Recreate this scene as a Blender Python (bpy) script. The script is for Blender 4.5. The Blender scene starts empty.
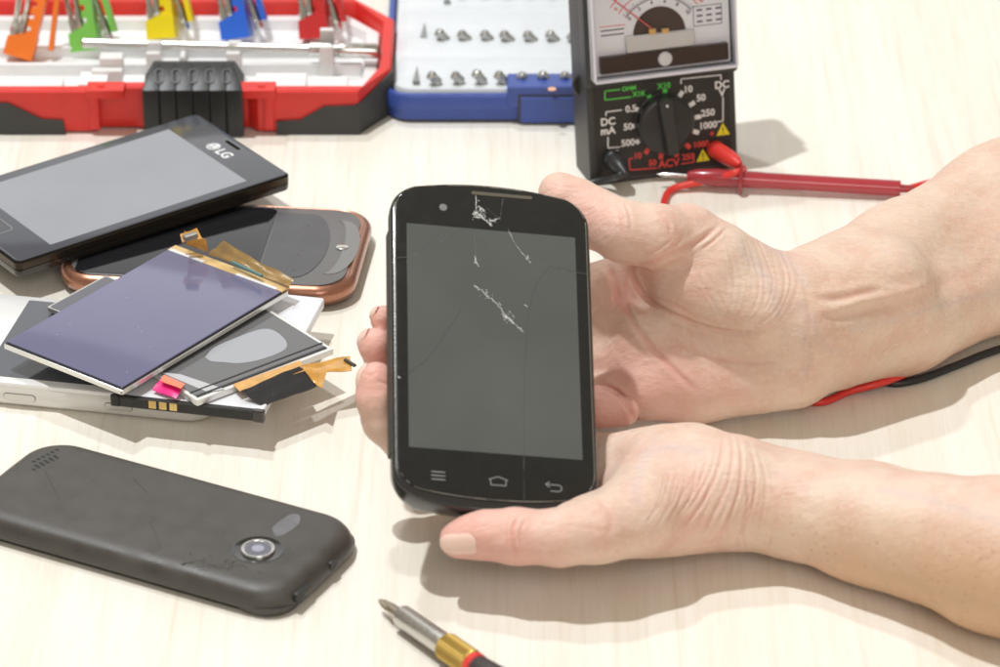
import bpy, bmesh, math, random
import numpy as np
from mathutils import Matrix, Vector
random.seed(7)
C = bpy.context.scene
S = 0.01                                   # everything below is written in centimetres

# ------------------------------------------------------------------ camera
PITCH = math.radians(28.5); FPX = 4000.0; CH = FPX/28.56*math.sin(PITCH)
CD = CH / math.tan(PITCH)
cam_d = bpy.data.cameras.new('camera'); cam = bpy.data.objects.new('camera', cam_d)
C.collection.objects.link(cam); C.camera = cam
cam.location = (0, -CD*S, CH*S); cam.rotation_euler = (math.radians(90)-PITCH, 0, 0)
cam_d.sensor_width = 36; cam_d.lens = FPX/1000*36
cam_d.clip_start = 0.02; cam_d.clip_end = 60
cam_d.dof.use_dof = True; cam_d.dof.focus_distance = 1.36; cam_d.dof.aperture_fstop = 16

# ------------------------------------------------------------------ light
W = bpy.data.worlds.new('World'); C.world = W; W.use_nodes = True
bg = W.node_tree.nodes['Background']
bg.inputs[0].default_value = (1.0, 0.88, 0.70, 1); bg.inputs[1].default_value = 0.36
def area(name, loc, tgt, size, power, col, sy=None):
    l = bpy.data.lights.new(name, 'AREA'); o = bpy.data.objects.new(name, l); C.collection.objects.link(o)
    l.size = size*S; l.energy = power; l.color = col
    if sy: l.shape = 'RECTANGLE'; l.size_y = sy*S
    o.location = Vector(loc)*S
    o.rotation_euler = (Vector(tgt)-Vector(loc)).to_track_quat('-Z', 'Y').to_euler()
    return o
area('key_lamp', (-60, 5, 228), (0, 0, 2), 6, 41, (0.95, 0.975, 0.985))
area('second_lamp', (-58, 105, 240), (0, 0, 2), 12, 20, (0.95, 0.97, 1.0))
area('front_fill_light', (40, -230, 150), (0, 0, 2), 130, 19, (1.0, 0.97, 0.93))  # added fill from the front, not a lamp of the room
area('back_reflection_light', (0, 230, 125), (0, 0, 2), 280, 8, (0.93, 0.96, 1.0), 100)  # area light added to give the screens their pale reflections
C.cycles.caustics_reflective = False; C.cycles.caustics_refractive = True
C.view_settings.view_transform = 'Standard'; C.view_settings.look = 'None'
C.view_settings.exposure = -0.07; C.view_settings.gamma = 1.0

# ------------------------------------------------------------------ measuring helpers
_cam = np.array([0, -CD, CH]); _fw = np.array([0, math.cos(PITCH), -math.sin(PITCH)])
_rt = np.array([1., 0, 0]); _up = np.cross(_rt, _fw)
def P(x, y, z=0.0):
    "point at height z (cm) seen at photo pixel x, y"
    d = _fw*FPX + _rt*(x-500) - _up*(y-333.5)
    return _cam + d*((z-_cam[2])/d[2])
def PX(w):
    v = np.asarray(w)-_cam; Z = v@_fw
    return np.stack([500+FPX*(v@_rt)/Z, 333.5-FPX*(v@_up)/Z], -1)
def pose(yaw, pitch, roll, x, y, z):
    r = math.radians
    return Matrix.Translation((x, y, z)) @ Matrix.Rotation(r(yaw), 4, 'Z') @ Matrix.Rotation(r(pitch), 4, 'X') @ Matrix.Rotation(r(roll), 4, 'Y')
def LOC(M, x, y, z=0.0):
    "photo pixel -> local x, y on the plane z of a posed thing"
    Mi = M.inverted(); o = Mi @ Vector(_cam)
    d = Mi.to_3x3() @ Vector(_fw*FPX + _rt*(x-500) - _up*(y-333.5))
    k = (z-o.z)/d.z
    return (o.x+d.x*k, o.y+d.y*k)
def pose3(a, b, c):
    "corner a, x axis to b, y axis towards c -> matrix, width, height"
    a, b, c = Vector(a), Vector(b), Vector(c)
    X = (b-a); w = X.length; X.normalize(); Y = (c-a); h = Y.length; Y = (Y - X*Y.dot(X)).normalized(); Z = X.cross(Y)
    M = Matrix((X, Y, Z)).transposed().to_4x4(); M.translation = a
    return M, w, h

# ------------------------------------------------------------------ object helpers
def tag(o, label=None, cat=None, group=None, kind=None):
    if label: o['label'] = label
    if cat: o['category'] = cat
    if group: o['group'] = group
    if kind: o['kind'] = kind
    return o
def thing(name, label, cat, M=Matrix(), group=None):
    o = bpy.data.objects.new(name, None); C.collection.objects.link(o)
    M = M.copy(); M.translation = M.translation*S; o.matrix_world = M; o.empty_display_size = .01
    return tag(o, label, cat, group)
def obj(name, bm, m, parent=None, smooth=True, M=None):
    bmesh.ops.recalc_face_normals(bm, faces=bm.faces)
    bmesh.ops.scale(bm, vec=(S, S, S), verts=bm.verts)
    me = bpy.data.meshes.new(name); bm.to_mesh(me); bm.free()
    if smooth:
        me.shade_smooth(); me.set_sharp_from_angle(angle=math.radians(38))
    me.materials.append(m)
    o = bpy.data.objects.new(name, me); C.collection.objects.link(o); o.parent = parent
    if M is not None:
        M = M.copy(); M.translation = M.translation*S; o.matrix_local = M
    return o
def rrect(w, h, r, n=8, cx=0, cy=0, bow=0):
    r = max(min(r, w/2-1e-3, h/2-1e-3), 1e-3); pts = []
    for sx, sy, a0 in ((1, 1, 0), (-1, 1, 90), (-1, -1, 180), (1, -1, 270)):
        for i in range(n+1):
            a = math.radians(a0+90*i/n)
            x = sx*(w/2-r)+r*math.cos(a); y = sy*(h/2-r)+r*math.sin(a)
            if bow: y += math.copysign(bow, y)*(1-(x/(w/2))**2)
            pts.append((cx+x, cy+y))
        if bow and sx*sy != -1:      # extra points along the bowed end
            for i in range(1, 12):
                x = (w/2-r)*(1-2*i/12)*sx; y = sy*h/2 + sy*bow*(1-(x/(w/2))**2)
                pts.append((cx+x, cy+y))
    return pts
def loft(bm, rings, cap=(True, True), M=None):
    vs = []
    for ring in rings:
        row = []
        for p in ring:
            v = Vector(p)
            if M is not None: v = M @ v
            row.append(bm.verts.new(v))
        vs.append(row)
    n = len(vs[0])
    for a, b in zip(vs, vs[1:]):
        for i in range(n):
            bm.faces.new((a[i], a[(i+1) % n], b[(i+1) % n], b[i]))
    if cap[0]: bm.faces.new(vs[0][::-1])
    if cap[1]: bm.faces.new(vs[-1])
    return bm
def slab(w, h, r, prof, cx=0, cy=0, bow=0, bm=None, n=8, M=None):
    "stack of rounded rectangles, prof = [(inset, z), ...]"
    bm = bm or bmesh.new()
    loft(bm, [[(x, y, z) for x, y in rrect(w-2*i, h-2*i, r-i, n, cx, cy, bow)] for i, z in prof], M=M)
    return bm
def softprof(z0, z1, e, n=5, e2=None):
    "vertical side with round edges of radius e (bottom) and e2 (top)"
    e2 = e if e2 is None else e2
    a = [(e*(1-math.sin(t)), z0+e*(1-math.cos(t))) for t in [math.pi/2*i/n for i in range(n+1)]]
    b = [(e2*(1-math.cos(t)), z1-e2*(1-math.sin(t))) for t in [math.pi/2*i/n for i in range(n+1)]]
    return a+b
def box(x0, x1, y0, y1, z0, z1, bm=None, M=None, e=0.03):
    bm = bm or bmesh.new()
    e = min(e, (x1-x0)*.3, (y1-y0)*.3, (z1-z0)*.3)
    return slab(x1-x0, y1-y0, e*1.2, [(e, z0), (0, z0+e), (0, z1-e), (e, z1)], (x0+x1)/2, (y0+y1)/2, 0, bm, 2, M)
def poly(pts, z0, z1, bm=None, M=None, e=0.0):
    "prism of a polygon"
    bm = bm or bmesh.new()
    c = np.mean(np.array(pts), 0)
    def ins(k): return [((p[0]-c[0])*(1-k)+c[0], (p[1]-c[1])*(1-k)+c[1]) for p in pts]
    if e: rings = [[(*p, z0) for p in pts], [(*p, z1-e) for p in pts], [(*p, z1) for p in ins(e*.6)]]
    else: rings = [[(*p, z0) for p in pts], [(*p, z1) for p in pts]]
    return loft(bm, rings, M=M)
def lathe(prof, n=24, bm=None, M=None):
    "prof [(radius, z)] about z"
    bm = bm or bmesh.new()
    return loft(bm, [[(r*math.cos(2*math.pi*i/n), r*math.sin(2*math.pi*i/n), z) for i in range(n)] for r, z in prof], M=M)
def axisM(a, b):
    "matrix with origin a and z axis towards b"
    a, b = Vector(a), Vector(b)
    M = (b-a).to_track_quat('Z', 'Y').to_matrix().to_4x4(); M.translation = a
    return M
def smooth_path(pts, n=10):
    p = [Vector(q) for q in pts]; p = [2*p[0]-p[1]]+p+[2*p[-1]-p[-2]]; out = []
    for i in range(1, len(p)-2):
        for k in range(n):
            t = k/n
            out.append(.5*((2*p[i])+(p[i+1]-p[i-1])*t+(2*p[i-1]-5*p[i]+4*p[i+1]-p[i+2])*t*t+(3*p[i]-p[i-1]-3*p[i+1]+p[i+2])*t**3))
    out.append(p[-2]); return out
def tube(pts, r, n=12, bm=None, sm=10):
    bm = bm or bmesh.new(); q = smooth_path(pts, sm) if sm else [Vector(p) for p in pts]
    rings = []; up = Vector((0, 0, 1))
    for i, p in enumerate(q):
        t = (q[min(i+1, len(q)-1)]-q[max(i-1, 0)]).normalized()
        s = t.cross(up)
        if s.length < .05: s = t.cross(Vector((0, 1, 0)))
        s.normalize(); u = s.cross(t)
        rr = r[i*(len(r)-1)//(len(q)-1)] if isinstance(r, (list, tuple)) else r
        rings.append([p+(s*math.cos(2*math.pi*k/n)+u*math.sin(2*math.pi*k/n))*rr for k in range(n)])
    return loft(bm, rings)
def ribbon(bm, pts, w, z0, z1):
    "flat raised line on a plane (x,y)"
    for a, b in zip(pts, pts[1:]):
        a, b = np.array(a, float), np.array(b, float); d = b-a; L = np.hypot(*d)
        if L < 1e-6: continue
        nrm = np.array([-d[1], d[0]])/L*w/2
        poly([a-nrm, b-nrm, b+nrm, a+nrm], z0, z1, bm)
    return bm
def text(bm, s, x, y, size, z, ang=0, M=None, sx=1.0, thick=0.006):
    cu = bpy.data.curves.new('t', 'FONT'); cu.body = s; cu.size = size; cu.align_x = 'CENTER'; cu.align_y = 'CENTER'
    cu.extrude = thick/2; cu.resolution_u = 3; cu.offset = size*.03
    o = bpy.data.objects.new('t', cu); C.collection.objects.link(o)
    bpy.context.view_layer.update()
    me = bpy.data.meshes.new_from_object(o.evaluated_get(bpy.context.evaluated_depsgraph_get()))
    T = Matrix.Translation((x, y, z)) @ Matrix.Rotation(math.radians(ang), 4, 'Z') @ Matrix.Diagonal((sx, 1, 1, 1))
    if M is not None: T = M @ T
    me.transform(T); bm.from_mesh(me)
    bpy.data.objects.remove(o); bpy.data.curves.remove(cu); bpy.data.meshes.remove(me)
    return bm

# ------------------------------------------------------------------ materials
def mat(name, col, rough=.5, metal=0, coat=0, var=0.0, vscale=1.0, bump=0.0, bscale=8.0, spec=.5, sss=0, trans=0, scr=0, rvar=0.0, ior=1.5, aniso=None):
    m = bpy.data.materials.new(name); m.use_nodes = True; nt = m.node_tree; b = nt.nodes['Principled BSDF']
    b.inputs['Base Color'].default_value = (*col, 1); b.inputs['Roughness'].default_value = rough
    b.inputs['Metallic'].default_value = metal; b.inputs['Coat Weight'].default_value = coat
    b.inputs['Coat Roughness'].default_value = .04; b.inputs['Specular IOR Level'].default_value = spec
    b.inputs['Transmission Weight'].default_value = trans; b.inputs['IOR'].default_value = ior
    if sss: b.inputs['Subsurface Weight'].default_value = sss; b.inputs['Subsurface Radius'].default_value = (.008, .004, .002); b.inputs['Subsurface Scale'].default_value = 1
    tc = nt.nodes.new('ShaderNodeTexCoord'); mp = nt.nodes.new('ShaderNodeMapping')
    sc = aniso or (1, 1, 1); mp.inputs['Scale'].default_value = (100*sc[0], 100*sc[1], 100*sc[2])
    nt.links.new(tc.outputs['Object'], mp.inputs['Vector'])
    if var or rvar:
        n = nt.nodes.new('ShaderNodeTexNoise'); n.inputs['Scale'].default_value = vscale; n.inputs['Detail'].default_value = 5
        nt.links.new(mp.outputs[0], n.inputs['Vector'])
        if var:
            r = nt.nodes.new('ShaderNodeMapRange'); r.inputs['From Min'].default_value = .3; r.inputs['From Max'].default_value = .7
            r.inputs['To Min'].default_value = 1-var; r.inputs['To Max'].default_value = 1+var
            nt.links.new(n.outputs['Fac'], r.inputs['Value'])
            mx = nt.nodes.new('ShaderNodeVectorMath'); mx.operation = 'SCALE'; mx.inputs[0].default_value = col
            nt.links.new(r.outputs[0], mx.inputs['Scale']); nt.links.new(mx.outputs[0], b.inputs['Base Color'])
        if rvar:
            r = nt.nodes.new('ShaderNodeMapRange'); r.inputs['From Min'].default_value = .3; r.inputs['From Max'].default_value = .7
            r.inputs['To Min'].default_value = max(0, rough-rvar); r.inputs['To Max'].default_value = rough+rvar
            nt.links.new(n.outputs['Fac'], r.inputs['Value']); nt.links.new(r.outputs[0], b.inputs['Roughness'])
    if bump:
        n2 = nt.nodes.new('ShaderNodeTexNoise'); n2.inputs['Scale'].default_value = bscale; n2.inputs['Detail'].default_value = 4
        bp = nt.nodes.new('ShaderNodeBump'); bp.inputs['Strength'].default_value = bump; bp.inputs['Distance'].default_value = .0005
        nt.links.new(mp.outputs[0], n2.inputs['Vector']); nt.links.new(n2.outputs['Fac'], bp.inputs['Height']); nt.links.new(bp.outputs[0], b.inputs['Normal'])
    return m
M_ = dict(
    black_plastic=mat('black_plastic', (.022, .021, .020), .38, bump=.25, bscale=25, rvar=.08),
    black_gloss=mat('black_gloss', (.012, .012, .012), .12, coat=.6, rvar=.05),
    bezel_glass=mat('bezel_glass', (.018, .018, .017), .09, var=.1, rvar=.03, vscale=2),
    chrome=mat('chrome', (.72, .71, .68), .22, metal=1, rvar=.1, vscale=4),
    steel=mat('brushed_steel', (.66, .65, .62), .34, metal=1, rvar=.12, vscale=9, aniso=(1, 1, 6)),
    white=mat('white_plastic', (.74, .73, .72), .45, var=.03),
    gold=mat('gold_contact', (.78, .55, .22), .3, metal=1, rvar=.1),
    red=mat('red_plastic', (.70, .030, .022), .36, var=.06, bump=.1),
    red_rubber=mat('red_rubber', (.72, .045, .035), .42, var=.05),
    dark_grey=mat('dark_grey_rubber', (.045, .045, .043), .6, var=.1, bump=.3, bscale=20),
    blue=mat('blue_plastic', (.045, .085, .34), .34, var=.06, bump=.1),
    skin=None,
)

# ------------------------------------------------------------------ table
def wood():
    m = bpy.data.materials.new('pale_wood'); m.use_nodes = True; nt = m.node_tree; b = nt.nodes['Principled BSDF']; L = nt.links.new
    tc = nt.nodes.new('ShaderNodeTexCoord')
    def noise(scale, vec, det=4, dist=0.0):
        mp = nt.nodes.new('ShaderNodeMapping'); mp.inputs['Scale'].default_value = tuple(100*v for v in vec); mp.inputs['Rotation'].default_value = (0, 0, math.radians(-2))
        n = nt.nodes.new('ShaderNodeTexNoise'); n.inputs['Scale'].default_value = scale; n.inputs['Detail'].default_value = det; n.inputs['Distortion'].default_value = dist
        L(tc.outputs['Object'], mp.inputs[0]); L(mp.outputs[0], n.inputs['Vector']); return n
    n1 = noise(1.0, (3.4, .10, 1), 6); n2 = noise(1.0, (.55, .035, 1), 3, .3); n3 = noise(1.0, (14, .5, 1), 3)
    def ramp(src, stops):
        r = nt.nodes.new('ShaderNodeValToRGB'); el = r.color_ramp.elements
        el[0].position, el[0].color = stops[0][0], (*stops[0][1], 1); el[1].position, el[1].color = stops[-1][0], (*stops[-1][1], 1)
        for p, c in stops[1:-1]:
            e = el.new(p); e.color = (*c, 1)
        L(src, r.inputs[0]); return r
    r1 = ramp(n1.outputs['Fac'], [(.25, (.77, .71, .61)), (.42, (.85, .81, .73)), (.7, (.88, .845, .775))])
    r2 = ramp(n2.outputs['Fac'], [(.3, (.95, .93, .89)), (.6, (1, 1, 1))])
    r3 = ramp(n3.outputs['Fac'], [(.25, (.93, .91, .88)), (.5, (1, 1, 1))])
    def mul(a, c, f):
        x = nt.nodes.new('ShaderNodeMix'); x.data_type = 'RGBA'; x.blend_type = 'MULTIPLY'; x.inputs[0].default_value = f
        L(a, x.inputs[6]); L(c, x.inputs[7]); return x.outputs[2]
    c = mul(mul(r1.outputs[0], r2.outputs[0], 1), r3.outputs[0], .8)
    L(c, b.inputs['Base Color']); b.inputs['Roughness'].default_value = .42; b.inputs['Specular IOR Level'].default_value = .35
    bp = nt.nodes.new('ShaderNodeBump'); bp.inputs['Strength'].default_value = .15; bp.inputs['Distance'].default_value = .0002
    L(n3.outputs['Fac'], bp.inputs['Height']); L(bp.outputs[0], b.inputs['Normal'])
    return m
bm = bmesh.new(); slab(220, 150, 1, [(0.2, -2.5), (0, -2.3), (0, -.2), (.2, 0)], 10, 20, bm=bm)
tag(obj('table_top', bm, wood(), None), kind='structure')

# ------------------------------------------------------------------ red toolbox
def L2(q, z): p = P(q[0], q[1], z); return (float(p[0]), float(p[1]))
BX0, BX1, BY0, BY1, BH = -27.0, -4.20, 16.1, float(P(300, 17, 1.2)[1])+.55, 1.85
tb = thing('toolbox', 'open red plastic tool case with white inner tray and black latch, behind the phones', 'tool case', Matrix.Translation((0, 0, 0)))
def case_outline(o):   # o = inset; chamfered right corners, stepped front
    x1 = BX1-o; y0 = BY0+o; y1 = BY1-o; k = o*.4
    return [(BX0+o, y0), (-16.5, y0), (-15.7, y0-.0), (-15.4, y0+.35), (-14.4, y0+.35), (-9.7, y0+.35), (-9.3, y0+.0), (-8.8, y0), (-5.45+k, y0), (x1, y0+2.0-k), (x1, y1-2.2+k), (-6.0+k, y1), (BX0+o, y1)]
bm = bmesh.new()
zs = [(.35, 0), (.08, .12), (0, .5), (0, BH-.08), (.08, BH), (.42, BH), (.5, BH-.1), (.55, .35)]
loft(bm, [[(*p, z) for p in case_outline(i)] for i, z in zs], cap=(True, True))
body = obj('case_shell', bm, M_['red'], tb)
# dark bumpers wrapped on the front corners, laid 1 mm proud of the shell
def wall_patch(front_pts, t=.09):
    """front_pts: (x, z) outline on the front wall, extruded outwards"""
    bm = bmesh.new()
    f = [(x, BY0-t, z) for x, z in front_pts]; b_ = [(x, BY0+.05, z) for x, z in front_pts]
    loft(bm, [b_, f]); return bm
obj('bumper', wall_patch([(-26.9, .02), (-16.75, .02), (-16.8, .62), (-17.6, .66), (-18.9, 1.35), (-26.9, 1.35)]), M_['dark_grey'], tb, False)
bm = wall_patch([(-8.6, .02), (-5.4, .02), (-5.4, 1.25), (-6.75, 1.2), (-7.7, .62), (-8.6, .58)])
a = Vector((-5.45, BY0-.09)); b = Vector((BX1+.09, BY0+2.0-.05)); n_ = Vector((b-a)); n_ = Vector((n_.y, -n_.x)).normalized()*.0
loft(bm, [[(a.x-.1, a.y+.1, .02), (a.x-.1, a.y+.1, 1.3), (b.x-.12, b.y, 1.78), (b.x-.12, b.y, .02)], [(a.x, a.y, .02), (a.x, a.y, 1.3), (b.x, b.y, 1.78), (b.x, b.y, .02)]])
loft(bm, [[(BX1-.02, b.y, .02), (BX1-.02, b.y, 1.78), (BX1-.02, b.y+2.5, 1.4), (BX1-.02, b.y+2.5, .02)], [(b.x, b.y, .02), (b.x, b.y, 1.78), (b.x, b.y+2.5, 1.4), (b.x, b.y+2.5, .02)]])
obj('bumper', bm, M_['dark_grey'], tb, False)
# hinge lugs either side of the latch
for x in (-15.3, -9.15):
    bm = bmesh.new(); s = 1 if x < -12 else -1
    box(min(x-.55*s, x+.9*s), max(x-.55*s, x+.9*s), BY0-.25, BY0+.6, BH-.25, BH+.12, bm)
    box(min(x-.45*s, x-.1*s), max(x-.45*s, x-.1*s), BY0-.15, BY0+.5, .25, BH-.2, bm)
    lathe([(.15, BH+.1), (.15, BH+.16), (.06, BH+.16)], 14, bm, Matrix.Translation((x, BY0+.2, 0)))
    obj('hinge_lug', bm, M_['red'], tb)
# latch
bm = bmesh.new()
LX0, LX1 = P(143, 85, 2.05)[0], P(243, 85, 2.05)[0]
prof = [(BY0-.30, .1), (BY0-.36, 2.05), (BY0+.75, 2.62), (BY0+1.1, 2.6), (BY0+1.1, 2.0), (BY0-.02, 1.7), (BY0-.02, .1)]
def latch_ring(x, k=0): return [(x, y, z) for y, z in prof]
rings = []
nr = 6; wL = (LX1-LX0)/nr
for i in range(nr):
    for dx, dy in ((0, .0), (.06, -.06), (wL-.06, -.06), (wL, .0)):
        rings.append([(LX0+i*wL+dx, y+(dy if j < 2 else 0), z) for j, (y, z) in enumerate(prof)])
for j, (x, y, z) in enumerate(list(rings[0])):       # sloping shoulders
    pass
rings[0] = [(x+(.35 if j in (2, 3) else 0), y, z-(.0)) for j, (x, y, z) in enumerate(rings[0])]
rings[1] = [(x+(.32 if j in (2, 3) else 0), y, z) for j, (x, y, z) in enumerate(rings[1])]
rings[-1] = [(x-(.35 if j in (2, 3) else 0), y, z) for j, (x, y, z) in enumerate(rings[-1])]
rings[-2] = [(x-(.32 if j in (2, 3) else 0), y, z) for j, (x, y, z) in enumerate(rings[-2])]
loft(bm, rings)
latch = obj('latch', bm, mat('latch_black', (.02, .02, .021), .33, bump=.15, bscale=20), tb, True)
bm = bmesh.new()
sl = Vector((0, 1.11, .57)).normalized()
for i in range(5):
    cx = LX0+.62+i*(LX1-LX0-1.24)/4
    T = Matrix(((1, 0, 0, cx), (0, sl.y, -sl.z, BY0-.36+.56), (0, sl.z, sl.y, 2.05+.29), (0, 0, 0, 1)))
    loft(bm, [[(x, y, -.02) for x, y in rrect(.36, .72, .18, 6)], [(x, y, .05) for x, y in rrect(.36, .72, .18, 6)], [(x, y, .05) for x, y in rrect(.26, .62, .13, 6)], [(x, y, .0) for x, y in rrect(.24, .6, .12, 6)]], M=T)
obj('grip', bm, mat('latch_grip', (.035, .037, .042), .3), latch)
# white tray
bm = bmesh.new()
tray_o = lambda o: [(BX0+.6+o, BY0+.95+o), (-5.75-o*.5, BY0+.7+o), (BX1-.6-o, BY0+2.4), (BX1-.6-o, BY1-2.3), (-6.1-o*.5, BY1-.6-o), (BX0+.6+o, BY1-.6-o)]
loft(bm, [[(*p, .4) for p in tray_o(0)], [(*p, 1.25) for p in tray_o(0)], [(*p, 1.3) for p in tray_o(.05)], [(*p, 1.3) for p in tray_o(.5)], [(*p, .9) for p in tray_o(.65)]])
# moulded blocks, posts and channel walls
for x0, x1, y0, y1, z1 in ((-18.8, -16.9, 17.1, 18.0, 1.55), (-16.3, -15.2, 17.2, 18.4, 1.6), (-14.6, -9.9, 17.3, 18.1, 1.6), (-9.5, -7.5, 17.3, 18.5, 1.5), (-7.3, -5.9, 17.4, 18.3, 1.45), (-26, -5.4, 19.5, 19.7, 1.4), (-26, -5.9, 21.2, 21.4, 1.35), (-12.6, -12.4, 18.1, 21.3, 1.3), (-7.1, -6.9, 19.6, 22.4, 1.35)):
    box(x0, x1, y0, min(y1, BY1-.7), .8, z1, bm)
obj('tray', bm, mat('tray_white', (.80, .80, .80), .42, var=.03), tb)
for q, w, h in (((112, 67), .9, .9), ((385-5, 45), .01, .01)):
    if w < .1: continue
    c = P(q[0], q[1], 1.6)
    bm = bmesh.new(); box(c[0]-w/2, c[0]+w/2, c[1]-.3, c[1]+.3, .8, 2.1, bm); box(c[0]-w/2-.3, c[0]+w/2, c[1]-.7, c[1]-.35, .8, 1.75, bm)
    obj('tray_post', bm, M_['white'], tb)
for q in ((154, 60), (234, 60), (327, 58)):
    c = P(q[0], q[1]-8, 1.9); tall = .55 if q[0] > 300 else .1
    bm = bmesh.new(); box(c[0]-.27, c[0]+.27, c[1]-.55, c[1]-.33, .8, 2.05+tall*.4, bm); box(c[0]-.27, c[0]+.27, c[1]+.33, c[1]+.6, .8, 2.05+tall, bm); box(c[0]-.27, c[0]+.27, c[1]-.5, c[1]+.5, .8, 1.6, bm)
    obj('clip', bm, M_['white'], tb)
# extension bar with socket held in the clips
a, b, c, d = P(82, 43, 1.9), P(311, 51.5, 1.9), P(309, 48, 1.9), P(378, 51, 1.9)
ax = Matrix.Identity(4)
t = thing('socket_driver', 'long chrome extension bar with socket end lying across the white tray', 'tool', axisM(a, d))
Ltot = float(np.linalg.norm(d-a)); Lb = float(np.linalg.norm(b-a))
bm = lathe([(0, 0), (.15, 0), (.2, .05), (.2, Lb-.3), (.22, Lb)], 18); obj('shaft', bm, M_['steel'], t)
bm = lathe([(.2, Lb-.1), (.31, Lb-.05), (.31, Lb+.75), (.25, Lb+.8), (.25, Lb+1.05), (.30, Lb+1.1), (.30, Ltot-.05), (.27, Ltot), (.18, Ltot), (.17, Ltot-.5)], 20); obj('socket', bm, M_['chrome'], t)
# bit holders
GH = 'coloured bit racks standing up in the red tool case'
def bit_mesh(L=2.4, r=.17):
    bm = bmesh.new()
    lathe([(r*.75, 0), (r, .06), (r, .9), (r*.7, 1.0), (r*.62, L-.6), (r*.8, L-.5), (r*.5, L-.1), (r*.12, L)], 6, bm)
    return bm
def rack(name_col, q, lean, col, label, nb, sc=1.0):
    base = P(q[0], q[1], 1.15)
    M = Matrix.Translation(base) @ Matrix.Rotation(math.radians(lean), 4, 'Y') @ Matrix.Rotation(math.radians(-20), 4, 'X') @ Matrix.Rotation(math.radians(-8), 4, 'Z') @ Matrix.Scale(.98, 4)
    t = thing('bit_rack', label, 'bit rack', M, GH)
    m = mat(name_col+'_plastic', col, .4, var=.05)
    bm = bmesh.new()
    # foot block with sloped top
    loft(bm, [[(-.62, y, 0), (.55, y, 0), (.55, y, .9), (.1, y, 1.0), (-.62, y, .75)] for y in (-.35, .45)])
    obj('foot', bm, m, t, False)
    bm = bmesh.new()
    pts = [(.55, .5)]
    zz = .8; out = []
    for k in range(7):
        out += [(.02, zz), (.02, zz+.28), (.2, zz+.3), (.2, zz+.5)]; zz += .52
    loft(bm, [[(x, y, z) for x, z in ([(.52, .6)] + [(.05, .6)] + out + [(.45, zz)])] for y in (-.3, .4)])
    obj('comb', bm, m, t, False)
    bm = bmesh.new()
    loft(bm, [[(.55, y, 3.9), (.75, y, 3.9), (1.25, y, .6), (1.05, y, .6)] for y in (.05, .4)])
    obj('strut', bm, m, t, False)
    for k in range(nb):
        x, z, an = ((-.38, .35, -6), (-.12, .75, -3), (.92, .25, 12))[k]
        Mb = M @ Matrix.Translation((x, -.1 if k < 2 else .2, z)) @ Matrix.Rotation(math.radians(an if k < 2 else -an), 4, 'Y')
        lab = {0: 'outer chrome bit', 1: 'inner chrome bit', 2: 'chrome bit behind the comb'}[k]+' in the '+name_col+' bit rack'
        Ms = Mb.copy(); Ms.translation = Ms.translation*S
        o = obj('screwdriver_bit', bit_mesh(2.7), M_['chrome'], None); o.matrix_world = Ms
        tag(o, lab, 'screwdriver bit', 'chrome bits in the coloured racks')
rack('orange', (19, 57), 17, (.90, .20, .015), 'orange bit rack, nearest the left end of the tray', 2)
rack('green', (88, 50), -8, (.22, .60, .10), 'light green bit rack just behind the left end of the chrome bar', 3)
rack('yellow', (164, 38), -5, (.92, .72, .01), 'bright yellow bit rack between the green and the blue ones', 3)
rack('blue', (238, 38), -8, (.03, .15, .72), 'bright blue bit rack behind the middle of the chrome bar', 3)
rack('red', (316, 38), -4, (.62, .03, .03), 'dark red bit rack behind the socket end of the chrome bar', 3)

# ------------------------------------------------------------------ blue bit case
bc = thing('bit_case', 'blue plastic bit case with pale grey tray, half hidden by the meter', 'bit case', Matrix.Translation((1.3, 23.5, 0)))
bw, bd = 11.6, 12.9
def ringslab(w, h, r, prof, bm=None):
    return slab(w, h, r, prof, bm=bm)
bm = slab(bw, bd, 1.0, [(.35, 0), (.1, .12), (.06, .5), (.0, .56), (0, 1.1), (.05, 1.18), (.22, 1.2), (.26, 1.12), (.3, .6)])
shell = obj('shell', bm, M_['blue'], bc)
bm = slab(bw-.2, bd-.2, .9, [(.25, .005), (.02, .03), (.02, .14), (.2, .16)]); obj('base_rim', bm, M_['dark_grey'], bc)
bm = slab(bw-.7, bd-.7, .8, [(0, .5), (0, 1.22), (.05, 1.3), (.3, 1.32), (.6, 1.32)])
# steps for the rows
for k, y in enumerate((-5.0, -3.0, -.6, 1.8, 4.2)):
    slab(bw-1.6, 1.15, .2, [(-.35, 1.30), (0, 1.44), (.06, 1.46)], 0, y+.9, 0, bm)
tray = obj('tray', bm, mat('tray_grey', (.66, .69, .72), .5, var=.03), bc)
T = lambda q, z: (P(q[0], q[1], z)[0]-1.3, P(q[0], q[1], z)[1]-23.5)
bm = bmesh.new()
x0 = T((507, 96), 1.3)[0]
box(x0, 5.2, -bd/2-.1, -bd/2+1.15, .7, 1.62, bm, e=.05)
lug = obj('lock', bm, M_['blue'], bc)
bm = bmesh.new(); x1 = T((518, 100), 1.3)[0]
loft(bm, [[(x, -bd/2-.13, z) for x, z in ((x1, .12), (5.2, .12), (5.2, 1.28), (x1, 1.28))], [(x, -bd/2-.02, z) for x, z in ((x1, .12), (5.2, .12), (5.2, 1.28), (x1, 1.28))]])
obj('lock_frame', bm, mat('gap_dark', (.05, .05, .06), .5), lug, False)
bm = bmesh.new(); box(x1+.1, 5.1, -bd/2-.20, -bd/2-.1, .12, 1.2, bm, e=.05); obj('lock_plate', bm, M_['blue'], lug)
bm = bmesh.new(); cx, cy = T((552, 89), 1.63); lathe([(.17, 1.615), (.17, 1.64)], 8, bm, Matrix.Translation((cx, cy, 0)))
obj('sticker', bm, mat('sticker_orange', (.85, .45, .3), .4), lug, False)
wm = mat('wedge_grey', (.25, .27, .27), .5)  # dark grey wedges laid on the tray beside the rows
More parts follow.
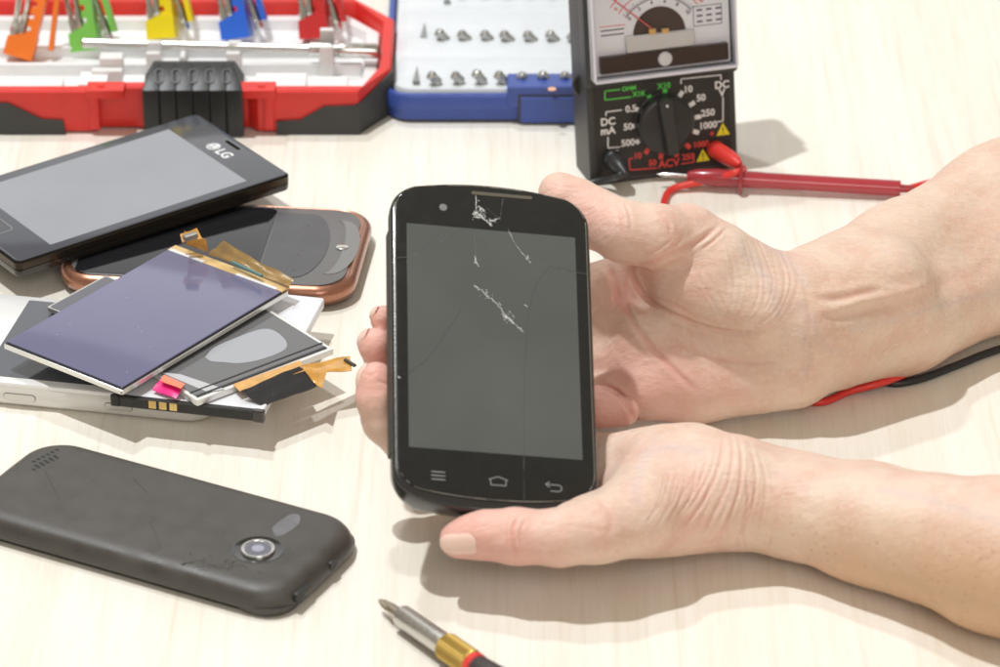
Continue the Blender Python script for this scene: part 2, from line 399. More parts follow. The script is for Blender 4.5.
for q in ((416, 82), (423.5, 38), (447, 2)):
    cx, cy = T(q, 1.46); bm = bmesh.new()
    loft(bm, [[(cx-.14, cy, 1.4), (cx+.14, cy, 1.4), (cx+.02, cy+1.5, 1.4)], [(cx-.13, cy, 1.50), (cx+.13, cy, 1.50), (cx+.02, cy+1.45, 1.50)]])
    obj('dark_wedge', bm, wm, bc, False)
GB = 'small steel bits standing in the blue case'
rowx = [(433, 77), (456, 76), (478, 76), (500, 76), (522, 77), (544, 77), (566, 77)]
rowx2 = [(441, 35), (463, 35), (485, 35), (506, 36), (529, 36), (551, 36), (571, 37)]
ords = ['first', 'second', 'third', 'fourth', 'fifth', 'sixth', 'seventh']
socket_m = mat('bit_hole', (.10, .10, .10), .6)
proto = None
for r, row in enumerate((rowx, rowx2)):
    for k, q in enumerate(row):
        b = P(q[0]+4, q[1]+4, 1.46)
        hgt = .62
        Mb = Matrix.Translation(b*1.0) @ Matrix.Rotation(math.radians(-38+random.uniform(-7, 5)), 4, 'Y') @ Matrix.Rotation(math.radians(8), 4, 'X')
        Mb.translation = Mb.translation*S
        if proto is None:
            bm = lathe([(.0, -.1), (.19, -.1), (.19, .26), (.22, .32), (.19, .42), (.12, .46), (.0, .43)], 6)
            proto = obj('hex_bit', bm, mat('bit_steel', (.50, .50, .48), .35, metal=.9, rvar=.1), None); o = proto
        else:
            o = proto.copy(); C.collection.objects.link(o)
        o.matrix_world = Mb
        sc = (1, .85, 1.08, .95, .9, 1.05, 1)[(k+r*2) % 7]; o.scale = (1, 1, sc)
        tag(o, f"{ords[k]} steel bit from the left in the {'front' if r == 0 else 'second'} row of the blue case", 'bit', GB)
for k, x in enumerate((465, 488, 510, 533, 555)):
    b = P(x, -3, 1.46)
    o = proto.copy(); C.collection.objects.link(o); Mb = Matrix.Translation(b) @ Matrix.Rotation(math.radians(-38), 4, 'Y'); Mb.translation *= S; o.matrix_world = Mb
    tag(o, f"{ords[k]} steel bit from the left in the rearmost visible row of the blue case", 'bit', GB)

# ------------------------------------------------------------------ multimeter
bl, br = P(591, 187, 0), P(738, 168, 0)
yaw = math.degrees(math.atan2(br[1]-bl[1], br[0]-bl[0])); mw = float(np.linalg.norm(br-bl)); mid = (bl+br)/2
MM = pose(yaw, 79, 0, mid[0], mid[1], 0.03)
mt = thing('multimeter', 'black analogue multimeter with needle dial and round selector knob, leaning back', 'multimeter', MM)
mh = 10.2; th = 2.2
body_m = mat('meter_body', (.035, .034, .032), .42, bump=.3, bscale=22, var=.1)
bm = slab(mw, mh, .25, [(.25, -th), (.05, -th+.2), (0, -th+.4), (0, -.06), (.06, 0)], 0, mh/2); obj('body', bm, body_m, mt)
bm = bmesh.new(); slab(mw-.5, 5.1, .1, [(0, -.02), (0, .012)], 0, 2.75, bm=bm); obj('face_plate', bm, mat('meter_face', (.020, .019, .018), .35, var=.1), mt)
ml = lambda q, z=0.0: LOC(MM, q[0], q[1], z)
# upper housing, shoulder step
ys = ml((660, 79))[1]
bm = slab(mw+.1, mh-ys, .15, [(.05, -.5), (0, -.4), (0, .22), (.1, .32)], 0, ys+(mh-ys)/2); hs = obj('dial_housing', bm, body_m, mt)
y0 = ml((660, 73), .5)[1]
dm = mat('dial_paper', (.88, .88, .90), .5, var=.02)
bm = slab(mw-.55, mh-y0-.3, .1, [(0, .3), (0, .34)], 0, y0+.1+(mh-y0-.3)/2); dial = obj('dial', bm, dm, mt)
# band under the dial
z_b = .36
bq = [ml(q, z_b) for q in ((598, 76), (732, 57), (731, 38), (597, 58))]
yb0 = bq[0][1]+.1; yb1 = bq[3][1]+.05
bandx = mw/2-.42
bm = bmesh.new(); slab(2*bandx, yb1-yb0, .03, [(0, .342), (0, .60)], 0, (yb0+yb1)/2, bm=bm); obj('band', bm, mat('band_dark', (.035, .02, .015), .3), mt)
bm = bmesh.new(); cx, cy = ml((665, 58), .64); lathe([(.27, .60), (.27, .66), (.22, .70), (0, .70)], 24, bm, Matrix.Translation((cx, (yb0+yb1)/2, 0))); obj('zero_screw', bm, M_['white'], mt)
# grey mount + dark half disc
cxd, cyd = ml((659, 33), .36)
bm = bmesh.new(); loft(bm, [[(cxd+1.02*math.cos(math.pi*i/24), yb1+.62+1.02*math.sin(math.pi*i/24), z) for i in range(25)] for z in (.343, .37)])
obj('movement_cover', bm, mat('movement_dark', (.07, .045, .035), .4), mt, False)
bm = bmesh.new(); box(cxd-1.35, cxd+1.35, yb1, yb1+.66, .345, .5, bm, e=.05); obj('movement_bracket', bm, mat('bracket_grey', (.68, .68, .66), .35, metal=.3), mt)
bm = bmesh.new()
box(cxd-.45, cxd-.15, yb1+.62, yb1+.85, .37, .5, bm); box(cxd+.05, cxd+.35, yb1+.6, yb1+.8, .37, .5, bm); obj('coil', bm, M_['gold'], mt)
bm = bmesh.new(); a = ml((651, 28), .5); b = ml((606, -6), .5); ribbon(bm, [a, b], .05, .48, .5); obj('needle', bm, mat('needle_red', (.75, .12, .12), .4), mt, False)
# dial printing
bk, rd = bmesh.new(), bmesh.new()
cc = (cxd, yb1+.35)
for R0, R1, w, tgt in ((1.62, 1.66, 0, bk), (1.95, 1.98, 0, rd), (2.35, 2.38, 0, rd)):
    aa = [math.radians(38+104*i/40) for i in range(41)]
    ribbon(tgt, [(cc[0]+R0*math.cos(t_), cc[1]+R0*math.sin(t_)) for t_ in aa], .035, .341, .346)
for i in range(31):
    t_ = math.radians(40+100*i/30); L_ = .16 if i % 5 == 0 else .09
    ribbon(bk, [(cc[0]+(1.64)*math.cos(t_), cc[1]+1.64*math.sin(t_)), (cc[0]+(1.64+L_)*math.cos(t_), cc[1]+(1.64+L_)*math.sin(t_))], .022, .341, .346)
for i, s in enumerate(('10', '8', '6', '4', '2', '0')):
    t_ = math.radians(40+20*i); text(bk, s, cc[0]+1.48*math.cos(t_), cc[1]+1.48*math.sin(t_), .2, .345, math.degrees(t_)-90)
for i, s in enumerate(('250', '200', '150', '100', '50', '0')):
    t_ = math.radians(40+20*i); text(rd, s, cc[0]+2.14*math.cos(t_), cc[1]+2.14*math.sin(t_), .2, .345, math.degrees(t_)-90)
tx, ty = ml((707, 14), .35)
ribbon(bk, [(tx-.55, ty+.35), (tx+.55, ty+.35), (tx+.55, ty-.4), (tx-.55, ty-.4), (tx-.55, ty+.35)], .025, .341, .346)
for k in range(3):
    for j in (-1, 0, 1): ribbon(bk, [(tx-.42+.37*(j+1), ty+.2-.22*k), (tx-.2+.37*(j+1), ty+.2-.22*k)], .07, .341, .346)
tx, ty = ml((612, 31), .35)
ribbon(rd, [(tx-.5, ty+.2), (tx+.5, ty+.2)], .03, .341, .346)
for k in range(2): ribbon(bk, [(tx-.45, ty+.05-.18*k), (tx+.45, ty+.05-.18*k)], .05, .341, .346)
obj('scale_marking', bk, mat('print_black', (.10, .10, .13), .6), dial, False); obj('scale_marking', rd, mat('print_red', (.75, .10, .14), .6), dial, False)
# clear cover
gm = bpy.data.materials.new('clear_cover'); gm.use_nodes = True; nt = gm.node_tree; pb = nt.nodes['Principled BSDF']
pb.inputs['Base Color'].default_value = (.97, .97, 1, 1); pb.inputs['Transmission Weight'].default_value = 1; pb.inputs['Roughness'].default_value = .03; pb.inputs['IOR'].default_value = 1.12
bm = slab(mw-.22, mh-y0+.02, .12, [(0, .30), (0, .72), (.07, .82)], 0, y0-.05+(mh-y0)/2); obj('clear_cover', bm, gm, mt)
rim = bmesh.new()
hw = (mw-.3)/2
for x in (-hw, hw): box(x-.06, x+.06, y0, mh-.1, .33, .8, rim, e=.02)
box(-hw, hw, y0-.08, y0+.06, .33, .8, rim, e=.02)
obj('cover_edge', rim, mat('cover_edge_frost', (.75, .76, .84), .15, coat=.5), mt)
# knob
kc = ml((666, 124.5), .35); kr = 1.10
bm = lathe([(kr+.04, .012), (kr+.04, .05), (kr, .06), (kr, .42), (kr-.08, .5), (kr-.16, .52), (0, .52)], 48, M=Matrix.Translation((kc[0], kc[1], 0)))
knob = obj('knob', bm, mat('knob_black', (.022, .022, .022), .33, rvar=.05), mt)
bm = bmesh.new(); Mk = Matrix.Translation((kc[0], kc[1], 0)) @ Matrix.Rotation(math.radians(6), 4, 'Z')
loft(bm, [[(x, y, z) for x, y in rrect(w, 2*kr-.04, .15, 4)] for w, z in ((.56, .5), (.50, .82), (.42, .88))], M=Mk)
obj('grip', bm, mat('knob_grip', (.03, .03, .03), .28), knob)
bm = bmesh.new(); lathe([(.05, .88), (.05, .89)], 10, bm, Mk @ Matrix.Translation((0, .85, 0))); obj('pointer_dot', bm, M_['white'], knob)
# printing on the face
wh, gr, rdm, ye = bmesh.new(), bmesh.new(), bmesh.new(), bmesh.new()
zt = .018
def at(q): return LOC(MM, q[0], q[1], zt)
def dot(bmx, q, ang):
    x, y = at(q); poly([(x+.17*math.cos(a)*(.9 if 1 else 1)+0, y+.15*math.sin(a)) for a in [math.radians(ang+k) for k in (35, 145, 215, 325)]], .012, .022, bmx)
for q in ((638, 110), (635, 126), (638.5, 141), (681, 94), (692, 104), (698, 117), (696, 132)):
    x, y = at(q); dot(wh, q, math.degrees(math.atan2(y-kc[1], x-kc[0])))
for q in ((650, 98), (665, 92)):
    x, y = at(q); dot(gr, q, math.degrees(math.atan2(y-kc[1], x-kc[0])))
for q in ((647, 151), (661, 156), (676, 154), (688, 146)):
    x, y = at(q); dot(rdm, q, math.degrees(math.atan2(y-kc[1], x-kc[0])))
FS = 0.36
def tx_(bmx, s, q, size=FS, sx=1.0): x, y = at(q); text(bmx, s, x, y, size, zt, 0, sx=sx)
for s, q in (('10', (688, 89.5)), ('50', (701, 98)), ('250', (708, 113)), ('1000', (708, 125.5)), ('0.5', (631, 109)), ('50', (628, 127)), ('500', (628, 143))): tx_(wh, s, q)
for s, q in (('DC', (722, 85)), ('V', (722, 93)), ('DC', (608, 122)), ('mA', (608, 131))): tx_(wh, s, q, .4)
def ln(bmx, *qs): ribbon(bmx, [at(q) for q in qs], .045, .012, .021)
ln(wh, (681, 84), (681, 79), (721, 75), (721, 80)); ln(wh, (723, 97), (723, 121), (717, 122)); ln(wh, (622, 110), (606, 112), (606, 116)); ln(wh, (608, 137), (608, 148), (620, 147)); ln(wh, (612, 151), (618, 150.5))
tx_(gr, 'OHM', (629, 88.5), .24); tx_(gr, 'X10', (664, 86), .30); tx_(gr, 'X1K', (639, 94), .27)
ln(gr, (605, 91), (605, 100), (631, 97)); ln(gr, (606, 91), (620, 89.5))
for s, q in (('10', (637.5, 156)), ('50', (652.5, 163)), ('250', (688, 157)), ('1000', (701, 144.5)), ('+', (712, 134))): tx_(rdm, s, q, .32)
tx_(rdm, 'ACV', (669, 163.5), .42)
ln(rdm, (633, 158), (629, 159), (630, 170), (657, 168)); ln(rdm, (681, 164), (694, 162), (694, 154))
for q in ((723, 130), (703, 156)):
    x, y = at(q); poly([(x-.27, y-.2), (x+.27, y-.2), (x, y+.28)], .012, .021, ye); ribbon(bk2 := bmesh.new(), [(x, y+.12), (x, y-.03)], .045, .021, .025); ribbon(bk2, [(x, y-.08), (x, y-.13)], .05, .021, .025)
    obj('warning_mark', bk2, M_['black_plastic'], mt, False)
obj('white_marking', wh, mat('print_white', (.8, .8, .8), .5), mt, False); obj('green_marking', gr, mat('print_green', (.10, .62, .08), .5), mt, False)
obj('red_marking', rdm, mat('print_redface', (.75, .07, .06), .5), mt, False); obj('warning_triangle', ye, mat('print_yellow', (.85, .72, .02), .5), mt, False)
# thumb wheel on the left side and tilt stand behind
bm = lathe([(.45, -.12), (.5, -.08), (.5, .08), (.45, .12)], 28, M=Matrix.Translation((-mw/2+.28, ml((580, 85), -1)[1], -1.1)) @ Matrix.Rotation(math.radians(90), 4, 'X') @ Matrix.Rotation(math.radians(90), 4, 'X'))
obj('adjust_wheel', bm, M_['black_plastic'], mt)
Mi = MM.inverted(); bm = bmesh.new()
for sx in (-1.6, 1.6):
    top = Vector((sx, 7.0, -th+.1)); foot_w = MM @ Vector((sx, 7.0, -th)); bk_dir = Vector((-math.sin(math.radians(yaw)), math.cos(math.radians(yaw)), 0))
    ft = Mi @ (Vector((foot_w.x, foot_w.y, .18)) + bk_dir*2.8)
    tube([top, ft], .16, 8, bm, 1)
a = Mi @ (Vector((*(MM @ Vector((-1.6, 7, -th))).xy, .18))+bk_dir*2.8); b = Mi @ (Vector((*(MM @ Vector((1.6, 7, -th))).xy, .18))+bk_dir*2.8)
tube([a, b], .16, 8, bm, 1); obj('tilt_stand', bm, M_['black_plastic'], mt)

# ------------------------------------------------------------------ test leads
def lead(name, label, m, jack, plug_end, cable, probe, pm):
    t = thing(name, label, 'test lead', Matrix.Translation(Vector(jack)))
    o = Vector(jack)
    loc = lambda p: Vector(p)-o
    Mp = axisM((0, 0, 0), loc(plug_end)); Lp = loc(plug_end).length
    bm = lathe([(.30, -.1), (.34, .0), (.34, .12), (.31, .16), (.33, .5), (.30, Lp*.8), (.22, Lp), (.12, Lp+.25)], 24, M=Mp); obj('plug', bm, m, t)
    bm = tube([loc(p) for p in cable], .135, 12); obj('cable', bm, m, t)
    if probe:
        a, b, c = (loc(p) for p in probe)     # handle end, guard, tip base
        Mp = axisM(a, b); L1 = (b-a).length; L2_ = (c-a).length
        bm = lathe([(.14, -.5), (.16, 0), (.30, .02), (.30, .1), (.30, L1-.9), (.32, L1-.6), (.32, L1-.1), (.56, L1-.06), (.60, L1), (.56, L1+.06), (.32, L1+.1), (.34, L1+.9), (.28, L2_-.3), (.16, L2_)], 28, M=Mp)
        h = obj('probe_handle', bm, pm, t)
        bm = lathe([(.08, L2_-.1), (.08, L2_+.9), (.01, L2_+1.15)], 12, M=Mp); obj('probe_tip', bm, M_['chrome'], h)
    return t
def mj(q, z): x, y = LOC(MM, q[0], q[1], z); return MM @ Vector((x, y, z))
rj = mj((715, 149), .1); re = mj((737, 163), 1.6)
h = .16
red_cable = [re, re+Vector((.25, -.1, -.25)), Vector(P(737, 172, .9)), Vector(P(715, 179, .5)), P(690, 184, .3), P(671, 190, h), P(664, 203, h), P(664, 225, h), P(690, 290, h), P(770, 380, h), P(815, 402, h), P(850, 391, .2), P(875, 384.5, .38), P(900, 376, .42), P(925, 364, .3), P(955, 345, h), P(1100, 270, h), P(1230, 160, h), P(1130, 110, h), P(990, 165, h), P(905, 189.5, .4)]
clear_red = mat('translucent_red', (.56, .05, .07), .22, trans=.45, coat=.5)
lead('red_test_lead', 'red test lead whose probe lies on the table beside the meter', M_['red_rubber'], rj, re, [Vector(p) for p in red_cable], [P(901, 188.5, .4), P(741, 179, .5), P(688, 174, .42)], clear_red)
bj = mj((612, 158), .1); be = mj((623, 171), 1.0)
h2 = .15
black_cable = [be, Vector(be)+Vector((.05, -.25, -.2)), Vector(P(607, 181, .5)), P(590, 184, h2), P(577, 189, h2), P(580, 215, h2), P(640, 300, h2), P(740, 392, h2), P(800, 415, h2)]
black_cable = [be, Vector(be)+Vector((-.15, -.2, -.1)), P(609, 179, .5), P(592, 183, .25), P(577, 190, h2), P(590, 230, h2), P(690, 350, h2), P(800, 378, h2), P(850, 376, h2), P(880, 381, .12), P(898, 383.5, .12), P(925, 377.5, h2), P(960, 364, h2), P(1000, 349, h2), P(1100, 320, h2), P(1250, 300, h2)]
lead('black_test_lead', 'black test lead plugged into the lower left of the meter face', mat('black_rubber', (.025, .026, .028), .4), bj, be, [Vector(p) for p in black_cable], None, None)

# ------------------------------------------------------------------ phones on the left
# copper phone, under the big one
CP = pose(-6, 0, 0, -10.2, 5.3, 0)
t = thing('mobile_phone', 'copper edged rounded phone with grey key panel, lying under the large dark phone', 'phone', CP)
copper = mat('copper_shell', (.42, .19, .12), .3, metal=.75, coat=.5, rvar=.06, vscale=3)
bm = slab(10.7, 6.6, 1.35, [(.75, 0), (.3, .08), (.08, .25), (0, .5), (.02, .68), (.12, .82), (.26, .88), (.3, .86), (.4, .84)], bow=.0); obj('body', bm, copper, t)
bm = slab(9.9, 5.95, 1.1, [(0, .83), (0, .885), (.05, .895)]); face = obj('front_face', bm, mat('front_silver', (.17, .165, .165), .35, metal=.3), t)
bm = slab(6.5, 5.7, .35, [(0, .88), (0, .905), (.04, .91)], -1.45, 0); obj('screen', bm, mat('phone_glass_dark', (.012, .012, .014), .06), t)
def lc(q, z=.9): return LOC(CP, q[0], q[1], z)
sx = 1.75
bm = bmesh.new()
pts = [(1.85, -2.55), (3.1, -2.5)] + [(3.1+.95*math.sin(math.radians(a)), -2.5+5.0*(1-math.cos(math.radians(a)))/2) for a in range(15, 180, 15)] + [(3.1, 2.5), (1.85, 2.5)]
poly(pts, .88, .918, bm); keys = obj('key_panel', bm, mat('key_grey', (.075, .075, .08), .3, rvar=.05), t)
bm = bmesh.new()
for k, y in enumerate((-1.9, -.75, .45, 1.6)):
    ribbon(bm, [(3.05-.15, y-.12), (3.05+.1, y+.12)], .05, .918, .924); ribbon(bm, [(3.05-.12, y+.12), (3.05+.12, y-.08)], .04, .918, .924)
obj('key_symbol', bm, mat('print_pale', (.14, .14, .145), .5), keys, False)
bm = bmesh.new()
a0 = [(4.15+.45*math.sin(math.radians(a)), -2.1+4.2*(1-math.cos(math.radians(a)))/2) for a in range(0, 181, 15)]

a1 = [(x+.55*math.sin(math.radians(25+130*k/12)), y) for k, (x, y) in enumerate(a0)]; poly(a0+a1[::-1], .89, .912, bm); obj('trim_band', bm, mat('band_silver', (.24, .235, .23), .35, metal=.3), t, False)
bm = lathe([(.22, .9), (.22, .94), (.16, .96), (.0, .97)], 20, M=Matrix.Translation((4.55, .0, 0))); obj('track_button', bm, M_['chrome'], t)

# large dark phone on top
LP = pose(36.03, -.01, -.78, -14.3, 8.42, 1.59)
t = thing('mobile_phone', 'large dark phone with round corner emblem and pale grey screen, topmost of the left pile', 'phone', LP)
Lx, Wx = 11.6, 6.5
bm = slab(Lx, Wx, .28, [(.2, -.66), (.04, -.6), (0, -.5), (0, -.34), (.05, -.32), (.05, -.30), (0, -.28), (0, -.05), (.05, 0)]); obj('body', bm, mat('shell_gunmetal', (.045, .04, .036), .22, metal=.6, coat=.4), t)
bm = bmesh.new()
slab(Lx+.02, Wx+.02, .29, [(0, -.30), (-.0, -.24), (-.0, -.06), (.06, .0)], bm=bm); obj('chrome_band', bm, mat('band_dark_chrome', (.075, .06, .045), .2, metal=.8), t)
bm = slab(Lx-.14, Wx-.14, .23, [(0, -.02), (0, .02), (.04, .03)]); gl = obj('front_glass', bm, mat('glass_slate', (.070, .074, .088), .08, rvar=.02), t)
bm = slab(8.33, 5.42, .03, [(0, .028), (0, .034)], .02, -.05, n=2); obj('screen', bm, mat('screen_pale', (.27, .28, .31), .16, var=.06, vscale=.25, rvar=.06), gl)
bm = bmesh.new(); slab(.24, 1.06, .11, [(0, .028), (0, .034)], 5.37, .05, bm=bm); er_ = obj('earpiece', bm, mat('slot_rim', (.25, .25, .25), .3, metal=.5), gl)
bm = bmesh.new(); slab(.17, .98, .08, [(0, .028), (0, .038)], 5.37, .05, bm=bm); obj('grille', bm, mat('slot_black', (.004, .004, .004), .9, spec=.1), er_)
pm = mat('print_silver', (.78, .78, .80), .4)
bm = bmesh.new(); ex, ey = 4.74, .40
lathe([(.27, .03), (.27, .036)], 28, bm, Matrix.Translation((ex, ey, 0)))
text(bm, 'LG', 4.72, -.35, .62, .034, -90); em = obj('emblem', bm, pm, gl, False)
bm = bmesh.new(); ribbon(bm, [(ex+.13, ey+.02), (ex-.12, ey+.02), (ex-.12, ey-.1)], .035, .036, .039)
ribbon(bm, [(ex+.2*math.cos(a), ey+.2*math.sin(a)) for a in [math.radians(20+d*12) for d in range(0, 26)]], .03, .036, .039)
obj('emblem_line', bm, M_['black_plastic'], em, False)
bm = bmesh.new(); hb = rrect(.75, 1.15, .2, 5, -4.95, -.35); ribbon(bm, hb+[hb[0]], .05, .028, .037); obj('home_button', bm, mat('button_rim', (.2, .2, .21), .3), gl, False)

# white phone at the bottom of the screens pile
a, b = P(0, 379, .98), P(108, 389.5, .98)
wyaw = math.degrees(math.atan2(b[1]-a[1], b[0]-a[0]))
e = P(212, 401, .98); dv = np.array([math.cos(math.radians(wyaw)), math.sin(math.radians(wyaw))]); nv = np.array([-dv[1], dv[0]])
WL, WW = 12.0, 6.2
cw = e[:2] - dv*(WL/2) + nv*(WW/2-.1)
WP = pose(wyaw, 0, 0, cw[0], cw[1], 0)
t = thing('mobile_phone', 'white phone with silver side keys at the bottom of the pile of screens', 'phone', WP)
bm = slab(WL, WW, 1.0, [(.5, 0), (.16, .06), (.03, .2), (0, .4), (0, .78), (.06, .88)]); obj('body', bm, mat('side_silver_white', (.70, .69, .66), .28, coat=.4), t)
bm = slab(WL-.04, WW-.04, .98, [(.02, .78), (0, .84), (.03, .94), (.12, .98)]); wf = obj('front_face', bm, mat('white_gloss', (.80, .80, .80), .15, coat=.5), t)
xl_ = LOC(WP, 22, 312, .98)[0]; xr_ = WL/2-1.5
bm = slab(xr_-xl_, WW-.75, .05, [(0, .97), (0, .99)], (xl_+xr_)/2, 0, n=2); obj('screen', bm, mat('screen_smoke', (.09, .095, .11), .08), wf)
for q, w in (((16, 403), 1.1), ((118, 408), .95)):
    cx = (WP.inverted() @ Vector(P(q[0], q[1], .45))).x
    bm = bmesh.new()
    loft(bm, [[(cx+x, -WW/2-y, .45+z) for x, z in rrect(w, .24, .11, 5)] for y in (-.02, .035)] + [[(cx+x, -WW/2-.035, .45+z) for x, z in rrect(w-.1, .15, .07, 5)]])
    obj('side_key', bm, mat('key_metal', (.60, .59, .56), .3, metal=.6), t)
    bm = bmesh.new(); rr = rrect(w+.04, .28, .13, 5)
    loft(bm, [[(cx+x, -WW/2-.001-.005*k, .45+z) for x, z in rr] for k in (0, 1)]); obj('key_gap', bm, mat('gap_grey', (.16, .15, .13), .6), t, False)

GD = 'loose display panels in the pile'
# grey panel peeking out at the far left
M, w, h = pose3(P(47, 307, 1.25), P(85, 322, 1.25), P(100, 285, 1.25))
t = thing('display_panel', 'dark grey display panel, only its corner showing from under the purple one', 'display', M, GD)
bm = slab(4.6, 3.0, .06, [(0, -.16), (0, 0)], 2.3, 1.5, n=2); obj('frame', bm, M_['steel'], t); bm = slab(4.45, 2.85, .05, [(0, -.02), (0, .01)], 2.3, 1.5, n=2); obj('panel_glass', bm, mat('panel_grey', (.11, .11, .13), .1), t)

# battery with white label
M, w, h = pose3(P(112, 394.5, 1.42), P(264, 411, 1.42), P(158, 276, 1.42))
t = thing('battery', 'flat white labelled battery with black contact edge and gold contacts, under the small screens', 'battery', M)
h = 8.2
bm = slab(w-.06, h-.1, .1, [(.03, -.34), (0, -.3), (0, -.03), (.03, 0)], w/2, h/2, n=3); obj('cell', bm, mat('label_white', (.74, .75, .79), .35, coat=.2), t)
bm = bmesh.new(); box(0, w, -.12, .1, -.37, .012, bm); box(-.02, .28, -.16, .0, -.36, .06, bm); rim_ = obj('contact_edge', bm, M_['black_plastic'], t)
bm = bmesh.new()
for k in range(3): box(1.30+.36*k, 1.56+.36*k, -.135, -.1, -.3, -.02, bm)
obj('contact', bm, M_['gold'], rim_)
bm = bmesh.new(); box(w-.35, w+.02, -.16, .08, -.39, .04, bm); obj('end_cap', bm, M_['black_gloss'], rim_)

# small grey display on it
M, w, h = pose3(P(197, 401, 1.66), P(334, 349, 1.66), P(140, 365, 1.66))
t = thing('display_panel', 'small grey display panel with milky smear and black taped ribbon cable', 'display', M, GD)
h = 4.4
bm = slab(w, h, .06, [(0, -.2), (0, -.02), (.02, 0)], w/2, h/2, n=2); obj('frame', bm, mat('frame_white_metal', (.80, .80, .78), .3, metal=.4), t)
bm = slab(w-.3, h-.35, .05, [(0, -.05), (0, .02)], w/2, h/2+.05, n=2); gl = obj('panel_glass', bm, mat('panel_slate', (.13, .13, .135), .09), t)
bm = bmesh.new(); box(.12, w-.08, .52, .60, .015, .035, bm, e=.01); box(.15, w-.15, .18, .3, .015, .03, bm, e=.01); obj('black_line', bm, M_['black_plastic'], gl)
MI = M.inverted()
bpts = [(205, 357), (215, 347), (240, 336), (262, 329), (275, 331), (286, 341), (284, 350), (262, 359), (240, 363), (222, 362), (211, 361)]
bp = [LOC(M, q[0], q[1], .03) for q in bpts]
sp = smooth_path([(x, y, 0) for x, y in bp+[bp[0]]], 5)[:-1]
bm = bmesh.new(); poly([(v.x, v.y) for v in sp], .018, .028, bm); obj('smear', bm, mat('milky_film', (.36, .37, .40), .25), gl, False)
bm = bmesh.new(); poly([LOC(M, *q, .03) for q in ((160, 372), (208, 392), (225, 389), (180, 374))], .018, .026, bm); obj('smear', bm, mat('milky_film_pale', (.50, .50, .52), .25), gl, False)
flexm = mat('flex_amber', (.66, .34, .07), .28, coat=.5, var=.15, vscale=2)
def wpoly(qs, z, dz=.03):
    bm = bmesh.new(); ws = [MI @ Vector(P(q[0], q[1], zz)) for q, zz in zip(qs, z)]
    wt = [MI @ (Vector(P(q[0], q[1], zz))+Vector((0, 0, dz))) for q, zz in zip(qs, z)]
    loft(bm, [ws, wt]); return bm
obj('ribbon_cable', wpoly([(233, 385), (300, 361), (306, 371), (240, 392)], [1.7]*4), flexm, t, False)
def grid_sheet(c00, c10, c11, c01, n, m, amp, th=.03, seed=0):
    rnd = np.random.RandomState(seed); ph = rnd.rand(6)*6.28; bm = bmesh.new(); rows = []
    c00, c10, c11, c01 = map(lambda p: np.array(p, float), (c00, c10, c11, c01))
    for k in (1, 0):
        g = []
        for i in range(n+1):
            for j in range(m+1):
                u, v = i/n, j/m
                p = (c00*(1-u)+c10*u)*(1-v)+(c01*(1-u)+c11*u)*v
                dz = amp*(math.sin(7*u+ph[0]+2*v)*.5+math.sin(11*v+ph[1]+3*u)*.3+math.sin(17*u+9*v+ph[2])*.3)
                g.append(bm.verts.new((p[0], p[1], p[2]+dz+(th if k else 0))))
        rows.append(g)
    for k, g in enumerate(rows):
        for i in range(n):
            for j in range(m):
                f = [g[i*(m+1)+j], g[(i+1)*(m+1)+j], g[(i+1)*(m+1)+j+1], g[i*(m+1)+j+1]]; bm.faces.new(f if k == 0 else f[::-1])
    def rim(idx):
        for a, b in zip(idx, idx[1:]): bm.faces.new((rows[0][a], rows[0][b], rows[1][b], rows[1][a]))
    rim([i*(m+1) for i in range(n+1)]); rim([n*(m+1)+j for j in range(m+1)]); rim([i*(m+1)+m for i in range(n, -1, -1)]); rim([j for j in range(m, -1, -1)])
    return bm
def sheet(qs, zs, n, m, amp, seed, th=.03):
    return grid_sheet(*[MI @ Vector(P(q[0], q[1], z)) for q, z in zip(qs, zs)], n, m, amp, th, seed)
obj('black_tape', sheet([(241, 391), (299, 367), (321, 385), (262, 407)], [1.78, 1.8, 1.35, 1.38], 16, 12, .035, 3), mat('tape_black', (.03, .03, .033), .2, bump=.8, bscale=4, coat=.6), t)
tl = obj('ribbon_tail', sheet([(300, 367), (316, 373), (350, 361), (352, 373)][:2]+[(352, 371), (350, 356)], [1.74, 1.5, 1.35, 1.35], 8, 12, .04, 5, .02), flexm, t)
tl = obj('ribbon_tail', sheet([(300, 366), (317, 386), (322, 389), (327, 371)], [1.8, 1.4, 1.4, 1.45], 8, 8, .03, 6, .02), flexm, t)
bm = bmesh.new(); a = MI @ Vector(P(350, 364, 1.38)); box(a.x-.07, a.x+.07, a.y-.3, a.y+.3, a.z, a.z+.1, bm); obj('connector', bm, mat('connector_dark', (.06, .05, .04), .4), tl)
# pink tab
bm = grid_sheet(*[MI @ Vector(P(q[0], q[1], z)) for q, z in (((152, 390), 1.55), ((176, 399), 1.55), ((185, 384), 1.78), ((163, 376), 1.78))], 6, 6, .02, .02, 1)
o = obj('pull_tab', bm, mat('pink_film', (.80, .02, .22), .25, coat=.5), t)
bm = grid_sheet(*[MI @ Vector(P(q[0], q[1], z)) for q, z in (((160, 381), 1.83), ((181, 389), 1.83), ((185, 384), 1.86), ((164, 375), 1.86))], 4, 4, .01, .015, 1)
obj('tab_strip', bm, mat('orange_film', (.85, .22, .12), .3, coat=.4), o)

